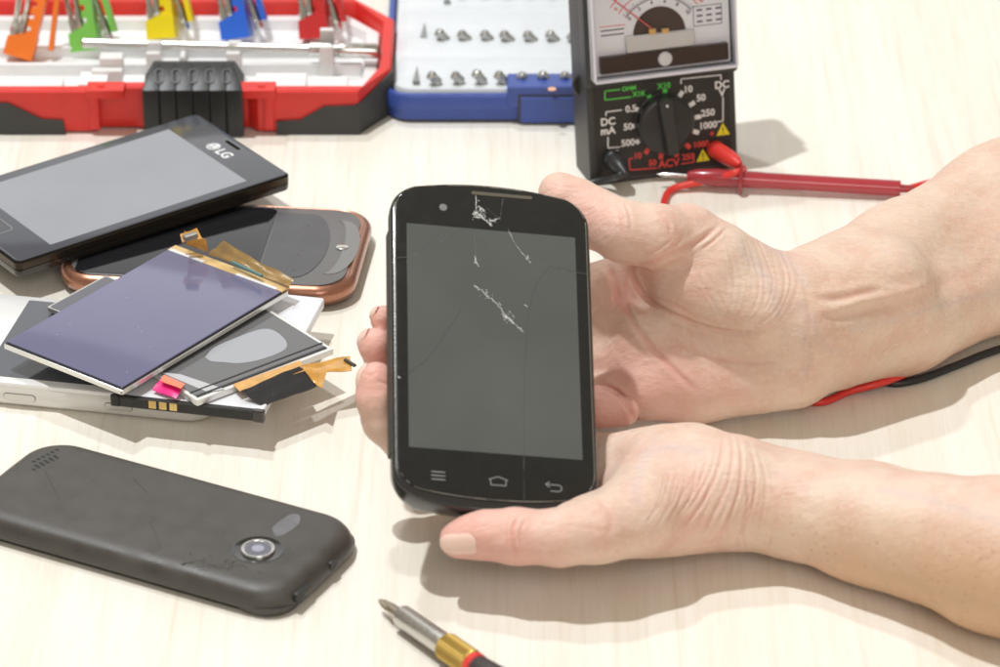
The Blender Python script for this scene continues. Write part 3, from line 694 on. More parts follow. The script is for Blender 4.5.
# purple tinted display on top of the pile
M, w, h = pose3(P(3, 343, 2.02), P(122, 390, 1.98), P(179, 247, 2.06))
MI = M.inverted(); h = float(np.linalg.norm(P(122, 390, 1.98)-P(299, 293, 2.04)))
t = thing('display_panel', 'large purple tinted display panel with gold ribbon, topmost of the screens pile', 'display', M, GD)
bm = slab(w, h, .08, [(.02, -.22), (0, -.2), (0, -.06), (.03, -.04)], w/2, h/2, n=3); obj('frame', bm, mat('frame_silver', (.80, .80, .76), .28, metal=.6), t)
bm = slab(w-.06, h-.1, .05, [(0, -.05), (0, -.015)], w/2, h/2, n=3); obj('black_gasket', bm, M_['black_plastic'], t)
bm = slab(w-.16, h-.42, .04, [(0, -.02), (0, .035), (.03, .045)], w/2-.0, h/2-.10, n=3); gl = obj('panel_glass', bm, mat('panel_purple', (.155, .152, .25), .10, rvar=.02, var=.04, vscale=.3), t)
bm = bmesh.new()
for k in range(9): x_, y_ = random.uniform(.5, w-.5), random.uniform(.6, h-.8); lathe([(.02, .045), (.015, .055)], 6, bm, Matrix.Translation((x_, y_, 0)))
obj('dust_speck', bm, mat('dust', (.5, .5, .55), .7), gl)
bm = bmesh.new(); box(.06, w-.06, h-.33, h+.12, -.03, .05, bm, e=.02); gs = obj('gold_strip', bm, mat('gold_tape', (.60, .42, .18), .35, var=.2, vscale=1.5, coat=.2), t)
bm = bmesh.new(); box(.15, 1.7, h-.36, h-.2, .04, .075, bm, e=.02); box(3.2, w-.3, h-.36, h-.22, .04, .07, bm, e=.02); obj('white_line', bm, M_['white'], gs)
obj('ribbon_cable', sheet([(208, 254), (222, 242), (293, 281), (289, 286)][0:1]+[(289, 287), (294, 281), (224, 242)], [2.15, 2.15, 2.2, 2.75], 22, 8, .07, 8), mat('flex_dull', (.36, .23, .09), .32, coat=.3, var=.2, vscale=2), t)
bm = bmesh.new(); tube([MI @ Vector(P(232, 262, 2.3)), MI @ Vector(P(262, 276, 2.3))], .06, 8, bm, 2); obj('trace', bm, mat('trace_teal', (.10, .22, .22), .4), t)
fl = obj('ribbon_cable', sheet([(187, 245), (208, 252), (206, 240), (184, 232)], [2.12, 2.12, 2.6, 2.75], 8, 8, .03, 9), flexm, t)
fl = obj('ribbon_tail', sheet([(182, 243), (202, 239), (197, 229), (180, 235)], [2.6, 2.7, 2.95, 2.85], 8, 8, .02, 10), flexm, t)
a, b = MI @ Vector(P(184, 238.5, 2.86)), MI @ Vector(P(197, 234.5, 2.92))
Mc = axisM(a, b); bm = box(-.12, .12, -.1, .1, 0, (b-a).length, M=Mc); obj('connector', bm, mat('connector_grey', (.30, .28, .25), .35, metal=.4), fl)

# black phone face down at the front left
BP = pose(-27.3, 0, 0, -10.85, -13.72, 0) @ Matrix.Diagonal((1, 1, .88, 1))
t = thing('mobile_phone', 'black phone lying face down at the front left, camera lens on its worn back', 'phone', BP)
bl_, bwd = 12.3, 5.5
backm = mat('soft_black_back', (.062, .056, .049), .38, bump=.2, bscale=30, rvar=.12, vscale=1.1, var=.16)
prof = [(.34, .16), (.10, .20), (.02, .28), (0, .38), (.01, .50), (.04, .64), (.09, .77), (.16, .88), (.26, .97), (.38, 1.03), (.52, 1.065), (.70, 1.08)]
def bring(i, z, n=200):
    "rounded rectangle sampled at a fixed number of points, ends slightly bowed"
    w_, h_, r_ = bl_-.24-2*i, bwd-2*i, max(1.35-i*.8, .5); out = []
    base = rrect(w_, h_, r_, 12); L_ = [0]
    for a_, b_ in zip(base, base[1:]+base[:1]): L_.append(L_[-1]+math.hypot(b_[0]-a_[0], b_[1]-a_[1]))
    bb = base+base[:1]
    for sgm in range(len(base)):
        a_, b_ = bb[sgm], bb[sgm+1]; k_ = 14 if sgm in (12, 25, 38, 51) else 1
        for m_ in range(k_):
            x_ = a_[0]+(b_[0]-a_[0])*m_/k_; y_ = a_[1]+(b_[1]-a_[1])*m_/k_
            out.append((x_+math.copysign(.12, x_)*max(0, 1-(y_/(h_/2))**2)*min(1, max(0, (abs(x_)-4.2)/1.2)), y_, z))
    return out
bm = bmesh.new(); loft(bm, [bring(i, z) for i, z in prof]); bmt = bm; bk = obj('back_cover', bm, backm, t)
bm = bmesh.new(); loft(bm, [bring(i, z) for i, z in ((.3, .0), (.2, .04), (.2, .18))]); obj('front_glass', bm, M_['black_gloss'], t)
bm = bmesh.new(); slab(2.2, bwd-.06, 1.0, [(.25, 0), (.07, .06), (.02, .2), (.0, .36), (.2, .4)], bl_/2-1.24, 0, bm=bm, n=10); obj('chin', bm, backm, t)
zt_ = 1.08
cx, cy = LOC(BP, 258, 549, zt_+.03)
bm = lathe([(.82, 1.04), (.82, 1.085), (.80, 1.09), (.78, 1.083), (.3, 1.082)], 48, M=Matrix.Translation((cx, cy, 0))); obj('camera_recess', bm, M_['black_gloss'], bk)
bm = lathe([(.54, 1.06), (.54, 1.13), (.52, 1.16), (.475, 1.16), (.46, 1.13), (.0, 1.125)], 48, M=Matrix.Translation((cx, cy, 0))); ring = obj('camera_ring', bm, mat('ring_bright', (.62, .62, .60), .2, metal=.8), bk)
bm = lathe([(.43, 1.12), (.43, 1.14), (0, 1.14)], 32, M=Matrix.Translation((cx, cy, 0))); ln_ = obj('camera_lens', bm, mat('lens_glass', (.12, .12, .15), .06), ring)
bm = lathe([(.2, 1.135), (.2, 1.147), (.12, 1.15), (0, 1.152)], 24, M=Matrix.Translation((cx, cy, 0))); obj('lens_core', bm, mat('lens_core', (.32, .32, .40), .08), ln_)
x1_, y1_ = LOC(BP, 288, 524, zt_)
bp = [LOC(BP, q[0], q[1], zt_) for q in ((273, 532), (273, 527), (284, 518), (292, 514), (299, 515), (300, 520), (297, 526), (283, 535), (276, 536))]
bm = bmesh.new(); poly([(v.x, v.y) for v in smooth_path([(x, y, 0) for x, y in bp+[bp[0]]], 4)[:-1]], 1.05, 1.084, bm); obj('worn_patch', bm, mat('worn_patch', (.15, .145, .155), .5, var=.15, vscale=3), bk, False)
hm = mat('hole_dark', (.008, .008, .008), .5)
bm = bmesh.new()
for r_ in range(3):
    for k in range(6-r_ % 2):
        x_, y_ = LOC(BP, 34+4.6*k+2.3*(r_ % 2), 461-2.6*k*.9+4.0*r_, 1.1)
        lathe([(.07, 1.04), (.07, 1.085)], 8, bm, Matrix.Translation((x_, y_, 0)) @ Matrix.Diagonal((1.2, .8, 1, 1)))
obj('speaker_hole', bm, hm, bk)
for q, w_, h_ in (((289, 588), .95, .42), ((320, 561), .42, .4)):
    y_ = (BP.inverted() @ Vector(P(q[0], q[1], .54))).y
    xe = bl_/2+.03-.12*(y_/2.5)**2-(max(0, abs(y_)-1.4)**2)*.5
    Mx = Matrix(((0, 0, 1, xe-.14), (1, 0, 0, y_), (0, 1, 0, .60), (0, 0, 0, 1)))
    bm = bmesh.new(); loft(bm, [[(x, y, .0) for x, y in rrect(w_+.08, h_+.08, .15, 4)], [(x, y, .125) for x, y in rrect(w_+.08, h_+.08, .15, 4)], [(x, y, .125) for x, y in rrect(w_-.05, h_-.06, .12, 4)], [(x, y, .08) for x, y in rrect(w_-.08, h_-.09, .12, 4)]], M=Mx)
    bm.free(); pr_ = t
    bm = bmesh.new(); loft(bm, [[(x, y, z) for x, y in rrect(w_-.02, h_-.04, .12, 4)] for z in (.0, .11)], M=Mx); obj('port', bm, hm, t)
# fine scratches near the lens and along the side
bm = bmesh.new(); rs = random.Random(3)
for k in range(46):
    q = (200+rs.gauss(18, 22), 567+rs.gauss(0, 7)); x_, y_ = LOC(BP, q[0], q[1], 1.08)
    if abs(y_) > 2.05 or abs(x_) > 5: continue
    an = rs.uniform(0, 6.28); L_ = rs.uniform(.1, .45); p_ = [(x_, y_)]
    for _ in range(3): an += rs.uniform(-.6, .6); p_.append((p_[-1][0]+math.cos(an)*L_/3, p_[-1][1]+math.sin(an)*L_/3))
    ribbon(bm, p_, .024, 1.06, 1.084)
for (q0, q1) in (((150, 520), (161, 548)), ((133, 478), (148, 492)), ((45, 470), (60, 500))): ribbon(bm, [LOC(BP, *q0, 1.115), LOC(BP, *q1, 1.115)], .014, 1.06, 1.084)
obj('scratch', bm, mat('scratch_dark', (.015, .014, .013), .5), bk, False)

# ------------------------------------------------------------------ precision screwdriver
a, b = Vector(P(379, 600, .42)), Vector(P(478, 668, .62)); d = (b-a).normalized()
t = thing('screwdriver', 'precision screwdriver with gold collar, red ring and dark handle, cut by the bottom edge', 'screwdriver', axisM(a, b))
k = lambda q: (Vector(P(q[0], q[1], .5))-a).dot(d)
k1, k2, k3 = k((402, 614)), k((449, 646)), k((476, 666))
bm = bmesh.new(); loft(bm, [[((r*(1 if i % 2 else .45))*math.cos(math.pi*i/4), (r*(1 if i % 2 else .45))*math.sin(math.pi*i/4), z) for i in range(8)] for r, z in ((.05, 0), (.13, .25), (.16, .55))]+[[(r*math.cos(math.pi*i/4), r*math.sin(math.pi*i/4), z) for i in range(8)] for r, z in ((.17, .62), (.17, k1+.2))]); obj('bit', bm, mat('bit_nickel', (.55, .50, .40), .28, metal=1), t)
bm = lathe([(.2, k1), (.33, k1+.02), (.36, k1+.08), (.36, k2-.05), (.32, k2)], 40); obj('sleeve', bm, M_['steel'], t)
bm = bmesh.new(); n_ = 60
loft(bm, [[(rr*(1-(.05 if i % 2 else 0)*kk)*math.cos(2*math.pi*i/n_), rr*(1-(.05 if i % 2 else 0)*kk)*math.sin(2*math.pi*i/n_), z) for i in range(n_)] for rr, z, kk in ((.36, k2-.04, 0), (.44, k2+.04, 1), (.44, k3-.1, 1), (.38, k3, 0))]); obj('collar', bm, mat('brass_knurl', (.58, .40, .11), .42, metal=1), t, False)
bm = lathe([(.40, k3-.02), (.42, k3+.04), (.42, k3+.2), (.38, k3+.24)], 40); obj('red_ring', bm, M_['red_rubber'], t)
bm = lathe([(.36, k3+.2), (.40, k3+.3), (.44, k3+.9), (.58, k3+2.5), (.62, k3+6), (.5, k3+8.8), (.2, k3+9)], 32); obj('handle', bm, mat('handle_charcoal', (.05, .04, .04), .5, bump=.4, bscale=14), t)

# ------------------------------------------------------------------ held phone
HP = pose(1.381, 32.284, 10.844, -.212, -11.767, 6.126)
t = thing('mobile_phone', 'black phone with a cracked screen, held up in both hands', 'phone', HP)
def hout(i, k=1.0):
    X, Y0, Y1 = 3.27-i, 4.85, -4.75
    pts = []
    def arc(cx, cy, rx, ry, a0, a1, n):
        for j in range(n+1):
            a_ = math.radians(a0+(a1-a0)*j/n); pts.append((cx+rx*math.cos(a_), cy+ry*math.sin(a_)))
    # top: corner arcs + crown
    r = 1.05
    arc(X-r, Y0-.35, r, r-i*.2+.0, 0, 68, 8)
    xs = pts[-1][0]; ys_ = pts[-1][1]
    for j in range(1, 14):
        u = 1-2*j/14; pts.append((xs*u, ys_+(5.80-i-ys_)*(1-abs(u)**2.2)))
    pts.extend([(-x, y) for x, y in pts[8::-1]])
    m = len(pts)
    arc(-(X-r), Y1, r, r, 180, 248, 8)
    xs = -pts[-1][0]; ys_ = pts[-1][1]
    for j in range(1, 14):
        u = -1+2*j/14; pts.append((xs*u, ys_+(-6.08+i-ys_)*(1-abs(u)**2.2)))
    pts.extend([(-x, y) for x, y in pts[m+8:m-1:-1] if True])
    return pts
prof = [(.7, -1.08), (.32, -1.02), (.12, -.86), (.02, -.6), (0, -.35), (0, -.12), (.05, -.03), (.09, 0)]
bm = bmesh.new(); loft(bm, [[(x, y, z) for x, y in hout(i)] for i, z in prof]); obj('body', bm, mat('held_body', (.022, .021, .020), .25, coat=.3, bump=.1, bscale=20), t)
def gout(i):
    pts = []
    for x, y in hout(.13+i):
        if y < 0: y = y*.955+.0
        pts.append((x, y))
    return pts
bm = bmesh.new(); loft(bm, [[(x, y, z) for x, y in gout(i)] for i, z in ((0, -.03), (0, .028), (.03, .042))]); gl = obj('front_glass', bm, M_['bezel_glass'], t)
bm = bmesh.new(); slab(5.53, 8.09, .02, [(0, .036), (0, .046)], 0, 0, bm=bm, n=2); obj('screen', bm, mat('held_screen', (.095, .102, .096), .2, var=.09, vscale=.22, rvar=.08), gl)
# broken pale edge line of the glass
bm = bmesh.new(); e_ = gout(.005); rs = random.Random(11)
for i in range(len(e_)):
    if rs.random() < .8: ribbon(bm, [e_[i], e_[(i+1) % len(e_)]], rs.choice((.012, .02, .028)), .03, .043)
obj('glass_edge', bm, mat('edge_pale', (.22, .20, .17), .4), gl, False)
bm = bmesh.new(); slab(2.0, .12, .05, [(0, .036), (0, .05)], .38, 5.40, bm=bm); ep = obj('earpiece', bm, mat('earpiece_olive', (.10, .085, .055), .5, bump=.5, bscale=30), gl)
bm = bmesh.new(); lathe([(.13, .04), (.13, .05), (.1, .055), (0, .055)], 20, bm, Matrix.Translation((-1.56, 4.75, 0))); fc = obj('front_camera', bm, mat('cam_grey', (.22, .22, .22), .2), gl)
im = mat('icon_grey', (.24, .24, .24), .5); bm = bmesh.new()
mx, my = -1.85, -4.98
for k_ in (-.13, 0, .13): ribbon(bm, [(mx-.22, my+k_), (mx+.22, my+k_)], .035, .042, .05)
mx, my = .05, -5.03
ribbon(bm, [(mx-.24, my-.13), (mx-.24, my+.04), (mx-.3, my+.06), (mx, my+.17), (mx+.3, my+.06), (mx+.24, my+.04), (mx+.24, my-.13), (mx-.24, my-.13)], .03, .042, .05)
mx, my = 1.80, -5.08
ribbon(bm, [(mx-.12, my+.18), (mx-.25, my+.08), (mx-.12, my-.02)], .03, .042, .05); ribbon(bm, [(mx-.25, my+.08), (mx+.18, my+.08), (mx+.26, my+.02), (mx+.26, my-.08), (mx+.18, my-.14), (mx-.1, my-.14)], .03, .042, .05)
obj('touch_key', bm, im, gl, False)
# cracks
def hl(q): return LOC(HP, q[0], q[1], .047)
def jag(kind, qs, w, z=(.044, .052), amp=.03, seed=0, every=1):
    bm = bmesh.new(); amp *= .4; w *= .42
    rs = random.Random(seed); pts = [np.array(hl(q)) for q in qs]; sp = smooth_path([(p[0], p[1], 0) for p in pts], 6) if len(pts) > 2 else [Vector((*(pts[0]*(1-k_/6)+pts[1]*k_/6), 0)) for k_ in range(7)]
    pp = [(v.x+rs.gauss(0, amp), v.y+rs.gauss(0, amp)) for v in sp]
    for i in range(len(pp)-1):
        ribbon(bm, [pp[i], pp[i+1]], w*rs.uniform(.3, 1.6), *z)
    obj('crack', bm, cm_[kind], gl, False)
cm_ = dict(fine=mat('crack_fine', (.22, .22, .205), .3), bright=mat('crack_white', (.66, .66, .64), .25), dark=mat('crack_dark', (.075, .078, .07), .3))
fine, bright, darkc = 'fine', 'bright', 'dark'
jag(fine, [(508, 229), (516, 245), (527, 258), (535, 263), (550, 267), (572, 272), (587, 274)], .016, seed=1, amp=.012)
jag(fine, [(395, 258), (415, 255), (437, 245), (455, 229)], .014, seed=2, amp=.012)
jag(fine, [(474, 235), (476, 258), (477, 264)], .012, seed=3, amp=.012)
jag(fine, [(487, 233), (482, 250), (479, 262)], .010, seed=4, amp=.012)
jag(darkc, [(549, 266), (538, 282), (530, 305), (526, 340), (524, 400), (524, 455), (524, 500)], .014, seed=5, amp=.012)
jag(darkc, [(394, 376), (412, 371), (430, 355), (448, 330), (462, 309)], .014, seed=6, amp=.012)
jag(darkc, [(549, 266), (565, 270), (586, 272)], .02, seed=7, amp=.01)
jag(fine, [(500, 304), (527, 305)], .014, seed=8, amp=.01)
jag(fine, [(503, 199), (500, 220)], .014, seed=18, amp=.01)
jag(fine, [(524, 455), (524, 498)], .012, seed=19, amp=.006)
jag(bright, [(509, 232), (516, 245), (527, 258)], .03, seed=9, amp=.02, every=.85)
jag(bright, [(475, 285), (483, 292), (492, 300), (498, 305), (506, 315), (513, 323), (522, 329)], .045, seed=10, amp=.045, every=.9)
jag(bright, [(502, 314), (509, 319), (514, 324)], .07, seed=11, amp=.05)
jag(bright, [(475, 256), (476, 262), (479, 267)], .04, seed=12, amp=.03)
jag(bright, [(476, 196), (476, 206), (475, 214)], .05, seed=13, amp=.03)
for k_, (a_, b_) in enumerate((((472, 213), (480, 217)), ((478, 215), (485, 220)), ((484, 220), (492, 224)), ((472, 216), (484, 219)), ((480, 209), (485, 211)), ((490, 221), (499, 219)), ((483, 218), (476, 211)), ((488, 222), (491, 226)), ((474, 211), (477, 218)), ((479, 206), (484, 212)))):
    jag(bright, [a_, b_], .055, seed=20+k_, amp=.05)
for k_, q in enumerate(((525, 305), (499, 303), (526, 258), (529, 261), (521, 330), (474, 286), (398, 376), (475, 262))): jag(bright, [q, (q[0]+2, q[1]+2)], .05, seed=40+k_, amp=.03)
jag(fine, [(484, 206), (500, 219)], .014, seed=60, amp=.02)
rs = random.Random(77)
for ci, (cq, sp_, n_) in enumerate((((479, 213), (5, 5), 34), ((493, 221), (4, 2), 14), ((486, 293), (6, 4), 12), ((508, 317), (6, 4), 26), ((527, 258), (2, 2), 8), ((476, 261), (1.5, 4), 8))):
    bm = bmesh.new()
    for k_ in range(n_):
        x_, y_ = hl((cq[0]+rs.gauss(0, sp_[0]*.6), cq[1]+rs.gauss(0, sp_[1]*.6))); a_ = rs.uniform(0, 6.28); L_ = rs.uniform(.02, .09); w_ = rs.uniform(.006, .03)
        poly([(x_, y_), (x_+L_*math.cos(a_), y_+L_*math.sin(a_)), (x_+w_*math.cos(a_+1.7), y_+w_*math.sin(a_+1.7))], .043, .054, bm)
    obj('glass_chip', bm, cm_['bright'], gl, False)
bm = bmesh.new(); e_ = hout(-.005)
box(-3.33, -3.2, -4.2, 3.9, -.62, -.25, bm, e=.05); obj('side_strip', bm, mat('side_rub', (.05, .045, .035), .5, bump=.4), t)

# ------------------------------------------------------------------ person: two forearms and hands, one skin grown from blended round cones
class Field:
    def __init__(s): s.pr = []
    def cone(s, a, b, r1, r2, k=.35): s.pr.append((np.array(a, float), np.array(b, float), r1, r2, k))
    def chain(s, pts, k=.3):
        for (p, r), (q, r2) in zip(pts, pts[1:]): s.cone(p, q, r, r2, k)
    @staticmethod
    def d1(X, pr):
        a, b, r1, r2, k = pr; ba = b-a; L = max(ba@ba, 1e-9)
        t = np.clip(((X-a)@ba)/L, 0, 1)
        return np.sqrt((((X-a)-t[..., None]*ba)**2).sum(-1)) - (r1+(r2-r1)*t)
    def eval(s, X):
        D = np.full(X.shape[:-1], 2.0)
        for pr in s.pr:
            d = s.d1(X, pr); k = pr[4]; h = np.maximum(k-np.abs(D-d), 0)/k
            D = np.minimum(D, d)-h*h*k*.25
        return D
    def grid(s, lo, hi, g):
        n = [int(math.ceil((hi[i]-lo[i])/g))+1 for i in range(3)]
        ax = [lo[i]+g*np.arange(n[i]) for i in range(3)]
        D = np.full(n, 2.0)
        for pr in s.pr:
            a, b, r1, r2, k = pr; R = max(r1, r2)+k+.5
            sl = []
            for i in range(3):
                i0 = max(0, int((min(a[i], b[i])-R-lo[i])/g)); i1 = min(n[i], int((max(a[i], b[i])+R-lo[i])/g)+2); sl.append(slice(i0, i1))
            if any(q.stop <= q.start for q in sl): continue
            X = np.stack(np.meshgrid(*[ax[i][sl[i]] for i in range(3)], indexing='ij'), -1)
            d = s.d1(X, pr); D0 = D[tuple(sl)]; h = np.maximum(k-np.abs(D0-d), 0)/k
            D[tuple(sl)] = np.minimum(D0, d)-h*h*k*.25
        return D
def surface_nets(D, lo, g):
    S_ = D < 0; n = D.shape
    c = np.zeros([m-1 for m in n], int)
    for dx in (0, 1):
        for dy in (0, 1):
            for dz in (0, 1): c += S_[dx:n[0]-1+dx, dy:n[1]-1+dy, dz:n[2]-1+dz]
    act = (c > 0) & (c < 8); idx = -np.ones(act.shape, int); cells = np.argwhere(act); idx[act] = np.arange(len(cells))
    acc = np.zeros((len(cells), 3)); cnt = np.zeros(len(cells))
    cor = [(0, 0, 0), (1, 0, 0), (0, 1, 0), (1, 1, 0), (0, 0, 1), (1, 0, 1), (0, 1, 1), (1, 1, 1)]
    for i, j in ((0, 1), (2, 3), (4, 5), (6, 7), (0, 2), (1, 3), (4, 6), (5, 7), (0, 4), (1, 5), (2, 6), (3, 7)):
        a, b = np.array(cor[i]), np.array(cor[j]); A = cells+a; B = cells+b
        da, db = D[tuple(A.T)], D[tuple(B.T)]; m = (da < 0) != (db < 0)
        t = np.where(m, da/np.where(m, da-db, 1), 0); acc[m] += (A+t[:, None]*(b-a))[m]; cnt[m] += 1
    V = acc/cnt[:, None]*g+np.array(lo)
    F = []
    for ax_ in range(3):
        o = [a for a in range(3) if a != ax_]
        sa = [slice(None)]*3; sb = [slice(None)]*3; sa[ax_] = slice(0, -1); sb[ax_] = slice(1, None)
        ch = S_[tuple(sa)] != S_[tuple(sb)]
        e = np.argwhere(ch); e = e[(e[:, o[0]] > 0) & (e[:, o[1]] > 0) & (e[:, o[0]] < n[o[0]]-1) & (e[:, o[1]] < n[o[1]]-1)]
        u = np.zeros(3, int); v = np.zeros(3, int); u[o[0]] = 1; v[o[1]] = 1
        q = np.stack([idx[tuple((e-u-v).T)], idx[tuple((e-v).T)], idx[tuple(e.T)], idx[tuple((e-u).T)]], 1)
        flip = S_[tuple(e.T)] ^ (ax_ == 1)
        q[~flip] = q[~flip][:, ::-1]; F.append(q)
    F = np.concatenate(F); F = F[(F >= 0).all(1)]
    return V, F
fa = Field()
def J(x, y, z, r): return (P(x, y, z), r)
# far arm (right hand, palm up)
fa.chain([J(806, 291, 3.9, 1.45), J(900, 256, 3.4, 1.75), J(1000, 214, 3.1, 2.35), J(1200, 118, 3.6, 3.0)], .8)
fa.chain([J(838, 345, 1.9, 1.50), J(900, 318, 1.95, 1.82), J(1000, 262, 2.3, 2.32), J(1200, 170, 3.4, 3.0)], .8)
fa.cone(*[P(800, 318, 3.5), P(880, 290, 3.6)], 1.75, 1.8, .8)
# palm
fa.cone(P(806, 345, 2.2), P(650, 372, 2.0), 1.55, 1.15, .8)
fa.cone(P(790, 370, 1.7), P(700, 385, 1.45), 1.35, 1.20, .7)
fa.cone(P(700, 385, 1.45), P(640, 388, 1.5), 1.20, 1.05, .5)
fa.cone(P(800, 315, 3.4), P(640, 335, 3.1), 1.5, 1.0, .7)
fa.cone(P(740, 300, 3.6), P(615, 290, 4.0), 1.3, 1.0, .6)
# thenar and thumb
fa.cone(P(782, 298, 4.1), P(712, 268, 5.2), 1.35, 1.55, .6)
fa.cone(P(758, 308, 4.2), P(690, 283, 5.0), 1.25, 1.25, .5)
fa.chain([J(712, 262, 5.5, 1.40), J(686, 240, 6.2, 1.16), J(655, 236, 6.8, 1.0), J(622, 231, 7.0, .98), J(596, 219, 7.1, .95), J(573, 205, 7.35, .88), J(561, 197, 7.6, .72), J(557, 191, 7.75, .58)], .3)
fa.cone(P(672, 262, 5.6), P(640, 262, 5.0), .75, .7, .5)      # web
# fingers running behind the phone
fa.chain([J(615, 290, 4.0, 1.0), J(560, 292, 3.6, .85), J(500, 300, 3.4, .78), J(455, 300, 3.8, .65)], .35)
fa.chain([J(620, 325, 3.1, .98), J(560, 325, 2.6, .85), J(490, 330, 2.4, .78), J(440, 325, 2.8, .62)], .3)
fa.chain([J(632, 358, 2.3, .95), J(570, 360, 1.7, .82), J(500, 365, 1.5, .75), J(460, 360, 1.8, .6)], .3)
fa.chain([J(645, 390, 1.6, .95), J(615, 396, 1.3, .80), J(570, 395, 1.0, .72), J(530, 395, 1.0, .6)], .25)
fa.chain([J(624, 412, 1.7, .50), J(600, 407, 1.8, .60), J(575, 405, 1.7, .55)], .45)
# near arm (left hand)
fa.chain([J(735, 492, 2.3, 1.55), J(790, 508, 1.85, 1.50), J(870, 527, 1.9, 1.72), J(1000, 559, 2.3, 2.22), J(1200, 612, 2.7, 2.9)], .6)
fa.chain([J(760, 488, 1.8, 1.4), J(870, 513, 1.7, 1.48), J(1000, 548, 2.2, 2.05), J(1200, 590, 2.7, 2.9)], .6)
fa.cone(P(730, 486, 2.3), P(662, 476, 2.5), 1.55, 1.42, .7)
fa.cone(P(720, 500, 2.05), P(650, 505, 2.3), 1.55, 1.50, .7)
fa.cone(P(690, 512, 2.0), P(620, 522, 2.2), 1.20, 1.08, .6)
fa.chain([J(640, 516, 2.5, 1.25), J(598, 530, 2.5, 1.00), J(560, 538, 2.4, .86), J(515, 537, 2.35, .85), J(485, 535, 2.3, .74), J(466, 537, 2.2, .62), J(456, 540, 2.15, .52)], .3)
# palm under the phone; unseen flesh added to block light gaps by the thumb
fa.cone(P(650, 500, 2.2), P(560, 498, 1.2), 1.1, .75, .4)
fa.cone(P(640, 512, 2.2), P(585, 522, 1.7), .9, .7, .3)
fa.cone(P(610, 515, 2.3), P(525, 519, 1.9), .75, .6, .3)
fa.cone(P(600, 526, 2.0), P(515, 530, 2.0), .85, .65, .3)
fa.cone(P(690, 475, 2.3), P(590, 470, 1.7), 1.4, 1.0, .6)
fa.cone(P(690, 468, 2.0), P(600, 456, 1.4), .95, .8, .6)
fa.cone(P(692, 465, 2.5), P(618, 468, 2.1), 1.25, .95, .7)
# fingers round the left edge of the phone
fa.chain([J(590, 472, 1.6, .95), J(520, 480, 1.2, .82), J(455, 478, 1.5, .74), J(412, 447, 2.9, .74), J(385, 420, 3.9, .74), J(377, 397, 4.7, .68), J(375, 380, 5.2, .58)], .22)
fa.chain([J(568, 450, 1.4, .9), J(520, 440, 1.1, .82), J(455, 420, 1.6, .72), J(412, 385, 3.6, .68), J(387, 360, 5.0, .70), J(375, 345, 5.7, .57)], .2)
fa.chain([J(560, 430, 1.3, .8), J(520, 400, 1.1, .8), J(455, 380, 2.2, .68), J(412, 348, 4.4, .62), J(393, 329, 5.6, .58), J(384, 319, 6.1, .46)], .18)
GL, GLO, GHI = .11, (-6.2, -22.5, -.2), (21.5, 6.5, 10.6)
Dg = fa.grid(GLO, GHI, GL)
V, F = surface_nets(Dg, GLO, GL)
# one subdivision for skin folds
me = bpy.data.meshes.new('tmp'); me.from_pydata(V.tolist(), [], F.tolist()); me.update()
tmp = bpy.data.objects.new('tmp', me); C.collection.objects.link(tmp)
sm = tmp.modifiers.new('s', 'SMOOTH'); sm.factor = .5; sm.iterations = 3
sb = tmp.modifiers.new('b', 'SUBSURF'); sb.levels = 1
bpy.context.view_layer.update()
pm_ = bpy.data.meshes.new_from_object(tmp.evaluated_get(bpy.context.evaluated_depsgraph_get()))
bpy.data.objects.remove(tmp); bpy.data.meshes.remove(me)
nv = len(pm_.vertices); V = np.empty(nv*3); pm_.vertices.foreach_get('co', V); V = V.reshape(-1, 3)
def normals(): 
    N = np.empty(nv*3); pm_.vertex_normals.foreach_get('vector', N); return N.reshape(-1, 3)
N = normals()
if N[V[:, 2].argmax(), 2] < 0: pm_.flip_normals(); N = -N
px_ = PX(V); view = V-_cam; view /= np.linalg.norm(view, axis=1)[:, None]; front = (N*view).sum(1) < -.05
def polydist(q, pts):
    best = np.full(len(q), 1e9); par = np.zeros(len(q)); tot = 0
    seg = [np.array(p, float) for p in pts]; L = sum(np.hypot(*(b-a)) for a, b in zip(seg, seg[1:]))
    for a, b in zip(seg, seg[1:]):
        ba = b-a; l = np.hypot(*ba); t = np.clip(((q-a)@ba)/(l*l), 0, 1); d = np.hypot(*(q-a-t[:, None]*ba).T)
        m = d < best; best[m] = d[m]; par[m] = (tot+t[m]*l)/L; tot += l
    return best, par
DISP = np.zeros(nv); red = np.zeros(nv)
def curve2(pts): return [(v.x, v.y) for v in smooth_path([(x, y, 0) for x, y in pts], 6)]
def fold(pts, w, depth, zmin=-9, region=None):
    pts = curve2(pts); x0, y0 = np.min(pts, 0)-4*w; x1, y1 = np.max(pts, 0)+4*w
    m = front & (px_[:, 0] > x0) & (px_[:, 0] < x1) & (px_[:, 1] > y0) & (px_[:, 1] < y1) & (V[:, 2] > zmin)
    ii = np.where(m)[0]
    if not len(ii): return
    d, t = polydist(px_[ii], pts); f = np.exp(-(d/w)**2)*np.clip(np.minimum(t, 1-t)*5, 0, 1)
    ridge = np.exp(-((d-2.2*w)/(1.2*w))**2)*.35*np.clip(np.minimum(t, 1-t)*5, 0, 1)
    DISP[ii] -= depth*(f-ridge); red[ii] = np.maximum(red[ii], f*min(1, depth/.06))
